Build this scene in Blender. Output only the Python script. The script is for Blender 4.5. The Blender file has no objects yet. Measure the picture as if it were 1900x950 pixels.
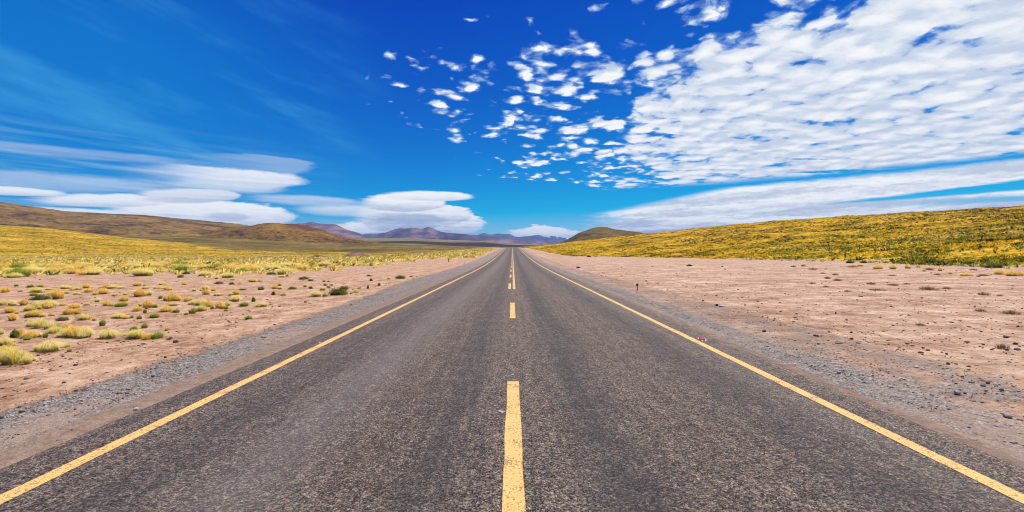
import bpy, math, random
import numpy as np

# ------------------------------------------------------------------ scene, camera, light
S = bpy.context.scene
COL = S.collection
F = 900.0 / 1900.0          # focal length in picture widths
CX, CY, H = 951.0, 469.0, 1.72   # vanishing point of the straight road in the 1900x950 photograph, eye height
SUN_EL, SUN_AZ = 60.0, 38.0      # azimuth clockwise from the road direction (+Y)

cam = bpy.data.cameras.new('camera'); camo = bpy.data.objects.new('camera', cam); COL.objects.link(camo)
camo.location = (0, 0, H); camo.rotation_euler = (math.pi / 2, 0, 0)
cam.sensor_width = 36.0; cam.lens = 36.0 * F
cam.shift_x = -(CX - 950.0) / 1900.0; cam.shift_y = -(475.0 - CY) / 1900.0
cam.clip_start = 0.05; cam.clip_end = 60000
S.camera = camo

sun = bpy.data.lights.new('sun', 'SUN'); suno = bpy.data.objects.new('sun', sun); COL.objects.link(suno)
sun.energy = 5.0; sun.angle = math.radians(0.53); sun.color = (1.0, 0.935, 0.82)
suno.rotation_euler = (math.radians(90 - SUN_EL), 0, math.radians(180 - SUN_AZ) )
suno.location = (20, 20, 60)
vs = S.view_settings
vs.view_transform = 'Standard'; vs.look = 'None'; vs.exposure = 0.0; vs.gamma = 1.0; vs.use_curve_mapping = False
S.cycles.use_denoising = True
S.cycles.denoising_input_passes = 'RGB_ALBEDO_NORMAL'; S.cycles.denoising_prefilter = 'ACCURATE'
S.cycles.filter_width = 1.05
S.cycles.max_bounces = 6
S.cycles.volume_bounces = 0

# ------------------------------------------------------------------ node helper
class V:
    def __init__(s, g, sock): s.g, s.s = g, sock
    def __add__(a, b): return a.g.m('ADD', a, b)
    __radd__ = __add__
    def __sub__(a, b): return a.g.m('SUBTRACT', a, b)
    def __rsub__(a, b): return a.g.m('SUBTRACT', b, a)
    def __mul__(a, b): return a.g.m('MULTIPLY', a, b)
    __rmul__ = __mul__
    def __truediv__(a, b): return a.g.m('DIVIDE', a, b)
    def __rtruediv__(a, b): return a.g.m('DIVIDE', b, a)
    def __neg__(a): return a.g.m('MULTIPLY', a, -1.0)
class G:
    def __init__(s, tree): s.t = tree; s.N = tree.nodes; s.L = tree.links
    def n(s, kind, **kw):
        nd = s.N.new(kind)
        for k, v in kw.items(): setattr(nd, k, v)
        return nd
    def put(s, sock, v):
        if isinstance(v, V): s.L.new(v.s, sock)
        elif hasattr(v, 'is_output'): s.L.new(v, sock)
        else:
            try: sock.default_value = v
            except Exception:
                sock.default_value = tuple(v) + (1.0,) if len(v) == 3 else v
    def m(s, op, *a, clamp=False):
        nd = s.n('ShaderNodeMath', operation=op); nd.use_clamp = clamp
        for i, x in enumerate(a): s.put(nd.inputs[i], x)
        return V(s, nd.outputs[0])
    def clamp(s, a): return s.m('ADD', a, 0.0, clamp=True)
    def mx(s, a, b): return s.m('MAXIMUM', a, b)
    def mn(s, a, b): return s.m('MINIMUM', a, b)
    def ss(s, x, lo, hi, a=0.0, b=1.0):
        nd = s.n('ShaderNodeMapRange', interpolation_type='SMOOTHSTEP')
        for i, v in enumerate((x, lo, hi, a, b)): s.put(nd.inputs[i], v)
        return V(s, nd.outputs[0])
    def lin(s, x, lo, hi, a=0.0, b=1.0):
        nd = s.n('ShaderNodeMapRange')
        for i, v in enumerate((x, lo, hi, a, b)): s.put(nd.inputs[i], v)
        return V(s, nd.outputs[0])
    def xyz(s, x, y, z=0.0):
        nd = s.n('ShaderNodeCombineXYZ')
        for i, v in enumerate((x, y, z)): s.put(nd.inputs[i], v)
        return V(s, nd.outputs[0])
    def sep(s, v):
        nd = s.n('ShaderNodeSeparateXYZ'); s.put(nd.inputs[0], v)
        return [V(s, o) for o in nd.outputs]
    def noise(s, vec, scale, detail=4.0, rough=0.55, dist=0.0, color=False):
        nd = s.n('ShaderNodeTexNoise'); s.put(nd.inputs['Vector'], vec)
        nd.inputs['Scale'].default_value = scale; nd.inputs['Detail'].default_value = detail
        nd.inputs['Roughness'].default_value = rough; nd.inputs['Distortion'].default_value = dist
        return V(s, nd.outputs['Color' if color else 'Fac'])
    def vor(s, vec, scale, out='Distance', feature='F1', rnd=1.0):
        nd = s.n('ShaderNodeTexVoronoi', feature=feature); s.put(nd.inputs['Vector'], vec)
        nd.inputs['Scale'].default_value = scale; nd.inputs['Randomness'].default_value = rnd
        if feature == 'SMOOTH_F1': nd.inputs['Smoothness'].default_value = 0.6
        return V(s, nd.outputs[out])
    def mix(s, f, a, b, mode='MIX'):
        nd = s.n('ShaderNodeMix', data_type='RGBA', blend_type=mode)
        s.put(nd.inputs[0], f); s.put(nd.inputs[6], a); s.put(nd.inputs[7], b)
        return V(s, nd.outputs[2])
    def scale3(s, v, k):
        nd = s.n('ShaderNodeVectorMath', operation='MULTIPLY'); s.put(nd.inputs[0], v)
        if isinstance(k, (int, float)): k = (k, k, k)
        s.put(nd.inputs[1], k)
        return V(s, nd.outputs[0])
    def ramp(s, f, stops):
        nd = s.n('ShaderNodeValToRGB'); s.put(nd.inputs[0], f); e = nd.color_ramp.elements
        while len(e) < len(stops): e.new(0.5)
        for el, (p, c) in zip(e, stops): el.position = p; el.color = tuple(c) + (1.0,)
        return V(s, nd.outputs[0])

def srgb(r, g, b, k=1.0):
    f = lambda c: ((c / 255.0 + 0.055) / 1.055) ** 2.4 if c > 10 else c / 255.0 / 12.92
    return tuple(f(c) * k for c in (r, g, b))

# ------------------------------------------------------------------ sky
W = bpy.data.worlds.new('World'); S.world = W; W.use_nodes = True
g = G(W.node_tree)
bg = W.node_tree.nodes['Background']
sky = g.n('ShaderNodeTexSky', sky_type='NISHITA'); sky.sun_disc = False
sky.sun_elevation = math.radians(SUN_EL); sky.sun_rotation = math.radians(SUN_AZ)
sky.altitude = 4000; sky.air_density = 1; sky.dust_density = 0.3; sky.ozone_density = 3
K = 0.1        # world strength; cloud radiances below are written as seen and divided by it
sepc = g.n('ShaderNodeSeparateColor'); g.put(sepc.inputs[0], sky.outputs[0])
R, Gc, B = [V(g, o) for o in sepc.outputs]
comb = g.n('ShaderNodeCombineColor')
g.put(comb.inputs[0], g.mn(g.mx((R * K - 0.335) * 2.0, 0.0), 0.36)); g.put(comb.inputs[1], g.m('POWER', g.mx(Gc * K - 0.098, 0.02), 1.25) * 1.36); g.put(comb.inputs[2], (B * K - 0.36) * 0.78 + 0.49)
col = V(g, comb.outputs[0])
tc = g.n('ShaderNodeTexCoord'); D = V(g, tc.outputs['Generated'])
dx, dy, dz = g.sep(D)
AZ = g.m('ARCTAN2', dx, dy) * 57.29578
EL = g.m('ARCSINE', dz) * 57.29578
def pa(px, py):      # direction seen at a picture point, in degrees
    a = math.atan((px - CX) / 900.0)
    return math.degrees(a), math.degrees(math.atan((CY - py) / 900.0 * math.cos(a)))
AE = g.xyz(AZ, EL)
# streaky noises in angle space, long across and thin in height
wob = g.noise(g.xyz(AZ * 0.10, EL * 0.45), 1.0, 4, 0.5) - 0.5
wob2 = g.noise(g.xyz(AZ * 0.5 + 7.0, EL * 2.2), 1.0, 5, 0.6) - 0.5
streak = g.noise(g.xyz(AZ * 0.09 + 3.0, EL * 1.5 + AZ * 0.06), 1.0, 6, 0.6)
fine = g.noise(g.xyz(AZ * 0.9, EL * 2.4 + 20.0), 1.0, 6, 0.62)

layer = g.noise(g.xyz(AZ * 0.035 + 11.0, EL * 2.6 + wob * 1.2), 1.0, 5, 0.6)
# thin veil of high cirrus on the left
veil = g.ss(AZ, -8.0, -42.0) * g.ss(EL, 33.0, 18.0) 
col = g.mix(veil * 0.45, col, srgb(10, 150, 222))
vst = g.noise(g.xyz(AZ * 0.045 + 1.0, EL * 0.20 + AZ * 0.05), 1.0, 7, 0.58)
col = g.mix(g.ss(AZ, -12.0, -26.0) * g.ss(vst, 0.46, 0.72) * g.ss(EL, 30.0, 18.0) * g.ss(EL, 6.0, 10.0) * 0.5, col, srgb(80, 180, 232))
veil2 = g.ss(AZ, -16.0, -36.0) * g.ss(EL, 13.0, 7.5) * g.ss(streak, 0.40, 0.74)
col = g.mix(veil2 * 0.5, col, srgb(150, 205, 236))

def lens(col, x0, x1, yt, yb, tilt=0.0, soft=0.5, op=1.0, top=(262, 264, 262), bot=(214, 224, 236), wisp=0.35, flat=0.5, ragged=0.10, side=1.0, fade=-0.55):
    """a lens-shaped cloud that fills picture box x0..x1, yt..yb; flat = share of its height above the axis"""
    xm = (x0 + x1) / 2; ya = yt + (yb - yt) * flat
    a0, e0 = pa(xm, ya); aL = pa(x0, ya)[0]; aR = pa(x1, ya)[0]
    eT = pa(xm, yt)[1] - e0; eB = e0 - pa(xm, yb)[1]
    a0 = (aL + aR) / 2; ra = (aR - aL) / 2
    a = (AZ - a0) / ra
    b = EL - e0 + a * (tilt * ra) + wob * (0.30 * (eT + eB))
    if ragged: b = b + wob2 * (ragged * (eT + eB))
    bt = g.mx(b, 0.0) / eT; bb = g.mx(-b, 0.0) / eB
    r = a * a + bt * bt + bb * bb
    sf = g.ss(a * -side, -1.0, 0.9, soft * 0.7, min(1.0, soft * 1.6))       # one end crisp, the other frayed
    mt = g.ss(r + wob2 * (0.35 + ragged) + (fine - 0.5) * 0.35, 1.0, 1.0 - sf)
    fr = g.ss(streak * 0.55 + layer * 0.45 + (1.0 - r) * 0.55, 0.30, 0.30 + 0.55 * wisp + 0.01)
    mt = mt * fr * g.ss(a * side + (streak - 0.5) * 0.8, -1.05, fade)
    sh = g.ss((bt - bb) * 0.8 + (layer - 0.5) * 1.5 + (fine - 0.5) * 0.7 + wob2 * 0.6, -0.95, 0.45)
    c = g.mix(sh, srgb(*bot), srgb(*top))
    return g.mix(mt * op, col, c)

# low bank of cloud along the horizon, left to right, back to front
lowbank = g.ss(EL + wob * 1.5, 5.2, 1.2) * g.ss(AZ, -2.0, -12.0) * g.ss(layer * 0.6 + streak * 0.5, 0.36, 0.62)
col = g.mix(lowbank * 0.75, col, srgb(214, 230, 242))
col = lens(col, 430, 690, 360, 384, soft=0.9, op=0.5, wisp=0.9, tilt=0.01)
col = lens(col, 520, 780, 378, 404, soft=0.9, op=0.7, wisp=0.8)
col = lens(col, -400, 330, 378, 420, tilt=-0.03, soft=0.5, op=0.95, wisp=0.3)
col = lens(col, 150, 556, 369, 436, tilt=-0.045, soft=0.35, op=1.0, flat=0.45, bot=(200, 212, 232))
col = lens(col, 365, 470, 392, 412, tilt=-0.03, soft=0.8, op=0.5, top=(178, 190, 218), bot=(170, 182, 212))
col = lens(col, 20, 335, 356, 386, tilt=-0.05, soft=0.5, op=0.95, wisp=0.5)
col = lens(col, -260, 136, 340, 361, tilt=-0.03, soft=0.5, op=0.95, wisp=0.4)
col = lens(col, 225, 452, 348, 379, tilt=-0.07, soft=0.4, op=0.95, top=(244, 246, 250), bot=(200, 210, 230), wisp=0.6)
col = lens(col, -500, 400, 300, 352, soft=1.0, op=0.34, wisp=1.2, tilt=-0.02, fade=-1.0)
col = lens(col, -400, 420, 258, 284, soft=0.9, op=0.22, wisp=1.2, tilt=-0.015)
col = lens(col, 300, 592, 283, 330, tilt=-0.03, soft=0.5, fade=0.5, op=0.50, top=(190, 214, 238), bot=(180, 208, 238), flat=0.35, wisp=0.2)
col = lens(col, 280, 545, 328, 360, tilt=0.0, soft=0.9, op=0.55, wisp=0.9)
col = lens(col, 150, 582, 305, 352, tilt=-0.012, soft=0.55, fade=0.35, op=0.95, top=(250, 252, 256), bot=(206, 226, 244), flat=0.40, wisp=0.5)
# the stacked cloud over the left mountains
col = lens(col, 600, 730, 408, 446, tilt=-0.03, soft=0.45, ragged=0.4)
col = lens(col, 655, 905, 388, 448, soft=0.3, op=1.0, bot=(176, 192, 216), ragged=0.35, flat=0.42)
col = lens(col, 640, 880, 375, 428, tilt=-0.02, soft=0.25, op=1.0, bot=(180, 194, 216), flat=0.45, ragged=0.2)
col = lens(col, 660, 840, 392, 420, soft=0.9, op=0.75, top=(178, 192, 214), bot=(164, 182, 210), ragged=0.1)
col = lens(col, 648, 832, 358, 394, tilt=-0.02, soft=0.3, op=1.0, flat=0.55, bot=(200, 210, 226), ragged=0.15)
col = lens(col, 690, 886, 353, 374, tilt=0.0, soft=0.5, op=0.95, bot=(222, 232, 242), ragged=0.1)
# small bright one over the blue range
col = lens(col, 925, 1078, 417, 452, soft=0.35, op=1.0, ragged=0.55, flat=0.6)

# stratus band on the right, rising towards the right
def line(p, q):     # elevation as a function of azimuth through two picture points
    a, b = pa(*p); c, d = pa(*q)
    k = (d - b) / (c - a)
    return AZ * k + (b - k * a)
w1 = (streak - 0.5) * 1.6 + wob2 * 1.1
right = g.ss(AZ + w1 * 6.0, pa(1070, 400)[0], pa(1175, 400)[0])
up = line((1240, 356), (1900, 296)); lo = line((1500, 380), (1900, 331))
band = g.ss(EL + w1 * 0.35, up + 0.3, up - 0.25)
sh1 = g.ss(fine * 0.6 + streak * 0.5, 0.36, 0.70)
bst = g.noise(g.xyz(AZ * 0.06 + 2.0, (EL - up) * 0.95 + wob2 * 0.9), 1.0, 6, 0.62)
sh1 = g.ss(bst * 0.85 + fine * 0.25, 0.42, 0.66)
bandc = g.mix(sh1, srgb(206, 216, 230), srgb(262, 264, 262))
lowgray = g.ss(EL, 5.6, 2.0) * g.ss(bst, 0.62, 0.40)
bandc = g.mix(lowgray * 0.8, bandc, srgb(176, 192, 218))
gap = g.ss(EL + w1 * 0.22, lo + 0.05, lo - 0.2) * g.ss(EL + w1 * 0.1, line((1500, 381), (1900, 353)) - 0.12, line((1500, 381), (1900, 353)) + 0.12) * g.ss(AZ + w1 * 3, 29.0, 36.0)
gap2 = g.ss(AZ, 36.0, 46.0) * g.ss(EL + w1 * 0.1, 4.1, 4.35) * g.ss(EL + w1 * 0.1, 4.9, 4.5) * 0.8
lead = g.ss(EL, line((1085, 398), (1300, 355)) + 0.1, line((1085, 398), (1300, 355)) - 0.7)
col = g.mix(right * band * lead * (1.0 - gap) * (1.0 - gap2), col, bandc)

# the altocumulus field: puffs on a level sheet high above the plain
z1 = g.mx(dz, 0.03)
qx = dx / z1; qy = dy / z1
zc_ = g.mx(dz, 0.0) + 0.14
Q0 = g.xyz(dx / zc_, dy / zc_)
wq = g.noise(Q0, 3.5, 5, 0.6, color=True)
sub = g.n('ShaderNodeVectorMath', operation='SUBTRACT'); g.put(sub.inputs[0], wq); sub.inputs[1].default_value = (0.5, 0.5, 0.5)
mad = g.n('ShaderNodeVectorMath', operation='MULTIPLY_ADD'); g.put(mad.inputs[0], V(g, sub.outputs[0])); mad.inputs[1].default_value = (0.16, 0.16, 0.0); g.put(mad.inputs[2], Q0)
Q = V(g, mad.outputs[0])
n_big = g.noise(Q0, 1.5, 4, 0.55)
n_mid = g.noise(Q, 4.6, 3, 0.5)
n_fine = g.noise(Q, 20.0, 7, 0.64)
v1 = g.vor(Q, 9.5, feature='SMOOTH_F1'); v2 = g.vor(Q, 22.0, feature='SMOOTH_F1')
puff = 1.0 - v1 * 1.2
dens = puff * 0.36 + n_mid * 0.36 + n_fine * 0.32 + (1.0 - v2 * 1.2) * 0.16
edge = qx + 0.36 - (qy - 2.6) * 0.30 + (n_big - 0.5) * 1.7
cov_r = g.ss(edge, -1.0, 0.45) * 0.56 + g.ss(edge, 0.15, 2.0) * 0.44
islands = g.ss(qx + (n_big - 0.5) * 0.5, -1.35, -0.35) * g.ss(qx, 1.4, 0.4) * g.ss(qy, 1.65, 2.3) * g.ss(qy, 5.6, 4.0)
strip = g.ss(qx + (n_big - 0.5), -1.3, 0.4) * g.ss(qy, 4.3, 5.0) * g.ss(qy, 7.4, 6.4)
cov = g.mx(g.mx(cov_r, islands * 0.545), strip * 0.53)
holes = g.ss(qy, 2.6, 2.05) * g.ss(qx, 2.0, 1.0)
cov = cov - holes * 0.36
farcut = g.ss(EL + w1 * 0.25, line((1130, 352), (1900, 286)) - 0.2, line((1130, 352), (1900, 286)) + 0.55)
ripple = g.noise(g.xyz(qx * 0.9 + qy * 0.4, qy * 3.2 - qx * 0.9), 1.0, 5, 0.55)
dens = dens + (ripple - 0.5) * 0.42 * cov_r
thr = g.lin(cov, 0.0, 1.0, 0.86, 0.31)
al = g.ss(dens, thr - 0.01, thr + g.lin(cov, 0.0, 1.0, 0.09, 0.17))
slit = g.ss(g.noise(g.xyz(qx * 0.35 + 5.0, qy * 1.6), 1.0, 3, 0.5), 0.60, 0.66) * g.ss(qy, 4.3, 5.0)
al = al * (1.0 - slit * g.ss(n_fine, 0.75, 0.45))
al = al * g.ss(EL, 1.0, 4.0) * farcut
thick = g.ss(dens, thr + 0.02, thr + 0.30)
ripple = g.noise(g.xyz(qx * 0.9 + qy * 0.4, qy * 3.2 - qx * 0.9), 1.0, 5, 0.55)
offn = g.n('ShaderNodeVectorMath', operation='ADD'); g.put(offn.inputs[0], Q); offn.inputs[1].default_value = (0.026, 0.030, 0.0)
Qs = V(g, offn.outputs[0])
relief = (g.vor(Qs, 9.5, feature='SMOOTH_F1') - v1) * 1.9 + (n_mid - g.noise(Qs, 4.6, 3, 0.5)) * 2.6      # thinner towards the sun = lit side
acshade = g.ss(puff * 0.22 + n_fine * 0.36 + ripple * 0.50 + n_mid * 0.1 + relief * g.lin(cov, 0.3, 1.0, 0.42, 0.16), 0.44, 0.86)
accol = g.ramp(acshade, [(0.0, srgb(202, 216, 235)), (0.35, srgb(230, 237, 246)), (0.7, srgb(246, 249, 252)), (1.0, srgb(255, 255, 255))])
accol = g.mix(g.ss(thick, 0.0, 0.3), srgb(176, 210, 242), accol)
col = g.mix(al, col, accol)
# below the horizon: plain earth tone bounce
col = g.mix(g.ss(dz, -0.002, -0.03), col, (0.30, 0.22, 0.16))
out = g.scale3(col, 1.0 / K)
g.put(bg.inputs[0], out); bg.inputs[1].default_value = K
W.cycles.sampling_method = 'MANUAL'; W.cycles.sample_map_resolution = 512

# ------------------------------------------------------------------ shape of the land
def vnoise(x, y, seed=0):
    xi = np.floor(x).astype(np.int64); yi = np.floor(y).astype(np.int64); xf = x - xi; yf = y - yi
    def h(a, b):
        n = (a * 374761393 + b * 668265263 + seed * 1442695041) & 0xffffffff
        n = ((n ^ (n >> 13)) * 1274126177) & 0xffffffff
        return ((n ^ (n >> 16)) & 0xffff) / 65535.0
    sx = xf * xf * (3 - 2 * xf); sy = yf * yf * (3 - 2 * yf)
    return (h(xi, yi) * (1 - sx) + h(xi + 1, yi) * sx) * (1 - sy) + (h(xi, yi + 1) * (1 - sx) + h(xi + 1, yi + 1) * sx) * sy - 0.5
def fbm(x, y, o=5, seed=0, gain=0.5):
    r = 0; a = 1.0
    for i in range(o):
        r = r + a * vnoise(x * 2 ** i + 17.3 * i, y * 2 ** i - 9.1 * i, seed + i); a *= gain
    return r
def sstep(x, a, b):
    t = np.clip((x - a) / (b - a), 0, 1); return t * t * (3 - 2 * t)
ZY = np.array([-200, 0, 45, 60, 80, 95, 120, 150, 185, 225, 270, 300, 318, 340, 380, 450, 600, 900])
ZZ = np.array([0, 0, 0, 0.08, .30, .56, 1.02, 1.62, 2.38, 3.22, 4.15, 4.74, 5.0, 4.95, 4.3, 2.6, 0, 0])
_yy = np.linspace(-200, 900, 4401); _zz = np.interp(_yy, ZY, ZZ)
_k = np.exp(-np.linspace(-2.2, 2.2, 65) ** 2); _k /= _k.sum(); _zz = np.convolve(np.pad(_zz, 32, mode='edge'), _k, mode='valid')
def zr(y): return np.interp(y, _yy, _zz)
def zg(x, y):
    x = np.asarray(x, float); y = np.asarray(y, float)
    w = np.where(x < 0, 1 - sstep(-x, 11, 60), 1 - sstep(x, 8, 26))
    z = zr(y) * w
    r = np.hypot(x, y); far = sstep(np.abs(x), 6.6, 12)
    z = z + far * (0.05 * fbm(x / 3, y / 3, 3, 5) + 0.22 * fbm(x / 25, y / 25, 3, 9) * sstep(r, 15, 60))
    z = z - 0.10 * sstep(np.abs(x), 5.6, 7.4) * (1 - sstep(np.abs(x), 8, 12)) 
    return z

def mesh_np(name, verts, quads, mat, parent=None, attrs=None, smooth=True, tris=None):
    me = bpy.data.meshes.new(name)
    nv = len(verts); me.vertices.add(nv); me.vertices.foreach_set('co', np.asarray(verts, np.float32).ravel())
    if quads is not None and len(quads):
        f = np.asarray(quads, np.int32); k = f.shape[1]
    else:
        f = np.asarray(tris, np.int32); k = 3
    me.loops.add(f.size); me.loops.foreach_set('vertex_index', f.ravel())
    me.polygons.add(len(f)); me.polygons.foreach_set('loop_start', np.arange(len(f), dtype=np.int32) * k)
    me.polygons.foreach_set('loop_total', np.full(len(f), k, np.int32))
    if smooth: me.polygons.foreach_set('use_smooth', np.ones(len(f), bool))
    me.update(calc_edges=True)
    for an, av in (attrs or {}).items():
        av = np.asarray(av, np.float32)
        if av.ndim == 1:
            a = me.attributes.new(an, 'FLOAT', 'POINT'); a.data.foreach_set('value', av)
        else:
            a = me.attributes.new(an, 'FLOAT_COLOR', 'POINT'); a.data.foreach_set('color', np.concatenate([av, np.ones((len(av), 1), np.float32)], 1).ravel())
    me.materials.append(mat)
    o = bpy.data.objects.new(name, me); COL.objects.link(o)
    if parent: o.parent = parent
    return o
def grid_quads(nu, nv, wrap=False):
    i, j = np.meshgrid(np.arange(nu if wrap else nu - 1), np.arange(nv - 1), indexing='ij')
    i2 = (i + 1) % nu
    return np.stack([i * nv + j, i2 * nv + j, i2 * nv + j + 1, i * nv + j + 1], -1).reshape(-1, 4)
def kind(o, k): o['kind'] = k; return o
def tag(o, label, cat, group=None):
    o['label'] = label; o['category'] = cat
    if group: o['group'] = group
    return o

# ------------------------------------------------------------------ materials
def newmat(name, rough=0.9, spec=0.2):
    m = bpy.data.materials.new(name); m.use_nodes = True
    b = m.node_tree.nodes['Principled BSDF']; b.inputs['Roughness'].default_value = rough
    b.inputs['Specular IOR Level'].default_value = spec
    return m, G(m.node_tree), b
def bump(g, b, h, strength, dist):
    nd = g.n('ShaderNodeBump'); nd.inputs['Strength'].default_value = strength; nd.inputs['Distance'].default_value = dist
    g.put(nd.inputs['Height'], h); g.L.new(nd.outputs[0], b.inputs['Normal'])
def pos(g): return V(g, g.n('ShaderNodeNewGeometry').outputs['Position'])

def mat_ground():
    m, g, b = newmat('desert_ground', 0.95, 0.1)
    P = pos(g); x, y, z = g.sep(P)
    P2 = g.xyz(x, y, 0.0)
    n1 = g.noise(P2, 0.12, 5, 0.6); n2 = g.noise(P2, 0.9, 6, 0.65); n3 = g.noise(P2, 7.0, 5, 0.65); n4 = g.noise(P2, 45.0, 4, 0.7)
    # sand: redder on the left, paler and pinker on the right
    nm = g.noise(g.xyz(x * 2.6, y * 1.6), 1.0, 6, 0.75)
    fine = (n2 * 0.40 + n3 * 0.35 + n4 * 0.30 + nm * 0.45 - 0.745) * 1.2 + 0.535
    sl = g.ramp(fine, [(0.36, (0.15, 0.070, 0.038)), (0.47, (0.40, 0.225, 0.130)), (0.57, (0.55, 0.345, 0.215)), (0.70, (0.74, 0.52, 0.36))])
    strk = g.noise(g.xyz(x * 0.22, y * 0.5), 1.0, 7, 0.70)
    fr = fine * 0.62 + strk * 0.42
    sr = g.ramp(fr, [(0.37, (0.14, 0.068, 0.036)), (0.47, (0.34, 0.195, 0.120)), (0.56, (0.54, 0.350, 0.228)), (0.68, (0.84, 0.64, 0.46))])
    col = g.mix(g.ss(x, -2.0, 2.0), sl, sr)
    # damp darker earth patches on the right near the verge
    dp = g.ss(g.noise(g.xyz(x * 0.35, y * 0.9), 1.0, 4, 0.6), 0.56, 0.70) * g.ss(x, 5.0, 8.0) * g.ss(x, 16.0, 11.0)
    col = g.mix(dp * 0.6, col, (0.19, 0.11, 0.068))
    # scattered small stones as dark and pale flecks with their own shape
    vd = g.vor(P2, 9.0); vc = g.vor(P2, 9.0, out='Color'); vr, vg_, vb = g.sep(vc)
    fl = g.ss(vd, 0.30, 0.22) * g.ss(vr, 0.80, 0.84)
    col = g.mix(fl * 0.85, col, g.mix(g.ss(vg_, 0.62, 0.70), (0.085, 0.052, 0.036), (0.40, 0.36, 0.33)))
    vd2 = g.vor(P2, 2.2); vc2 = g.vor(P2, 2.2, out='Color'); vr2, vg2, vb2 = g.sep(vc2)
    fl2 = g.ss(vd2 + (n3 - 0.5) * 0.5, 0.20, 0.12) * g.ss(vr2, 0.74, 0.80)
    col = g.mix(fl2 * 0.8, col, g.mix(g.ss(vg2, 0.55, 0.6), (0.10, 0.06, 0.04), (0.45, 0.36, 0.30)))
    # old wheel ruts running along the verge
    for rx, rw, ra in ((-6.95, 0.10, 0.5), (-8.55, 0.12, 0.45), (-12.2, 0.16, 0.3), (8.3, 0.13, 0.35), (10.0, 0.14, 0.35), (14.5, 0.2, 0.25)):
        dq = (x + (g.noise(g.xyz(x * 0.02, y * 0.10 + rx), 1.0, 3, 0.5) - 0.5) * 1.2 - rx) / rw
        rut = g.m('EXPONENT', -(dq * dq)) * g.ss(n2 * 0.5 + nm * 0.5, 0.42, 0.58)
        col = g.mix(rut * ra, col, (0.15, 0.085, 0.050))
    # grey gravel next to the road
    gv = g.vor(P2, 55.0, out='Color'); gr, gg, gb = g.sep(gv)
    grav = g.ramp(gr * 0.55 + n4 * 0.35 + (n3 - 0.5) * 0.7 + 0.08, [(0.20, (0.055, 0.045, 0.038)), (0.45, (0.235, 0.200, 0.172)), (0.72, (0.42, 0.360, 0.310)), (0.95, (0.68, 0.60, 0.52))])
    grav = g.mix(g.ss(g.noise(g.xyz(x * 2.2, y * 0.35), 1.0, 5, 0.6), 0.48, 0.64) * 0.7, grav, (0.46, 0.32, 0.225))
    wx = x + (n2 - 0.5) * 1.3 + (n3 - 0.5) * 0.8 + (n4 - 0.5) * 0.5
    wide = g.ss(y, 12.0, 32.0) * 1.0
    left = g.ss(wx + wide, -5.50, -5.35) * g.ss(wx, 1.0, 0.0)
    rightg = g.ss(wx, 5.35, 4.85) * g.ss(wx, 0.0, 1.0)
    patch = g.ss(n2 * 0.6 + n3 * 0.5 + n4 * 0.2, 0.62, 0.72) * g.ss(wx, 7.1, 6.6) * g.ss(wx, 0.0, 1.0)
    gm = g.mx(g.mx(left, rightg), patch * 0.85)
    # tan drift of sand on the asphalt's edge
    ax = g.m('ABSOLUTE', x) + (n2 - 0.5) * 0.25 + (n3 - 0.5) * 0.22
    tan = g.ss(ax, g.mix_f(x), g.mix_f(x) - 0.12)
    col = g.mix(gm, col, grav)
    tcol = g.ramp(n3 * 0.5 + n4 * 0.5, [(0.3, (0.17, 0.110, 0.075)), (0.5, (0.34, 0.235, 0.165)), (0.72, (0.50, 0.37, 0.28))])
    col = g.mix(tan * 0.92, col, tcol)
    # low dry grass cover in the far field
    wfar = n1 * 0.9 + n2 * 0.35
    belt = g.mx(g.ss(x + n1 * 14.0, -9.0, -15.0) * g.ss(y + n1 * 20.0, 66.0, 105.0), g.ss(x + n1 * 16, 62.0, 84.0))
    belt = g.mx(belt, g.ss(y, 260.0, 320.0))
    cover = g.ss(wfar + belt * 0.2, 0.54, 0.70) * belt
    gcol = g.ramp(g.noise(P2, 0.5, 5, 0.7), [(0.33, (0.20, 0.145, 0.020)), (0.50, (0.46, 0.330, 0.06)), (0.66, (0.64, 0.49, 0.16))])
    col = g.mix(cover * 0.85, col, gcol)
    g.put(b.inputs['Base Color'], col)
    bump(g, b, n4 * 0.25 + n3 * 0.5 + gr * gm * 0.3 + fl * 0.4 + n2 * 0.8 + nm * 0.8, 1.0, 0.07)
    return m
def _mixf(self, x):      # outer edge of the sand drift: 4.5 m left of the axis, 4.25 m right
    return self.ss(x, -1.0, 1.0, 4.50, 4.28)
G.mix_f = _mixf

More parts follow.
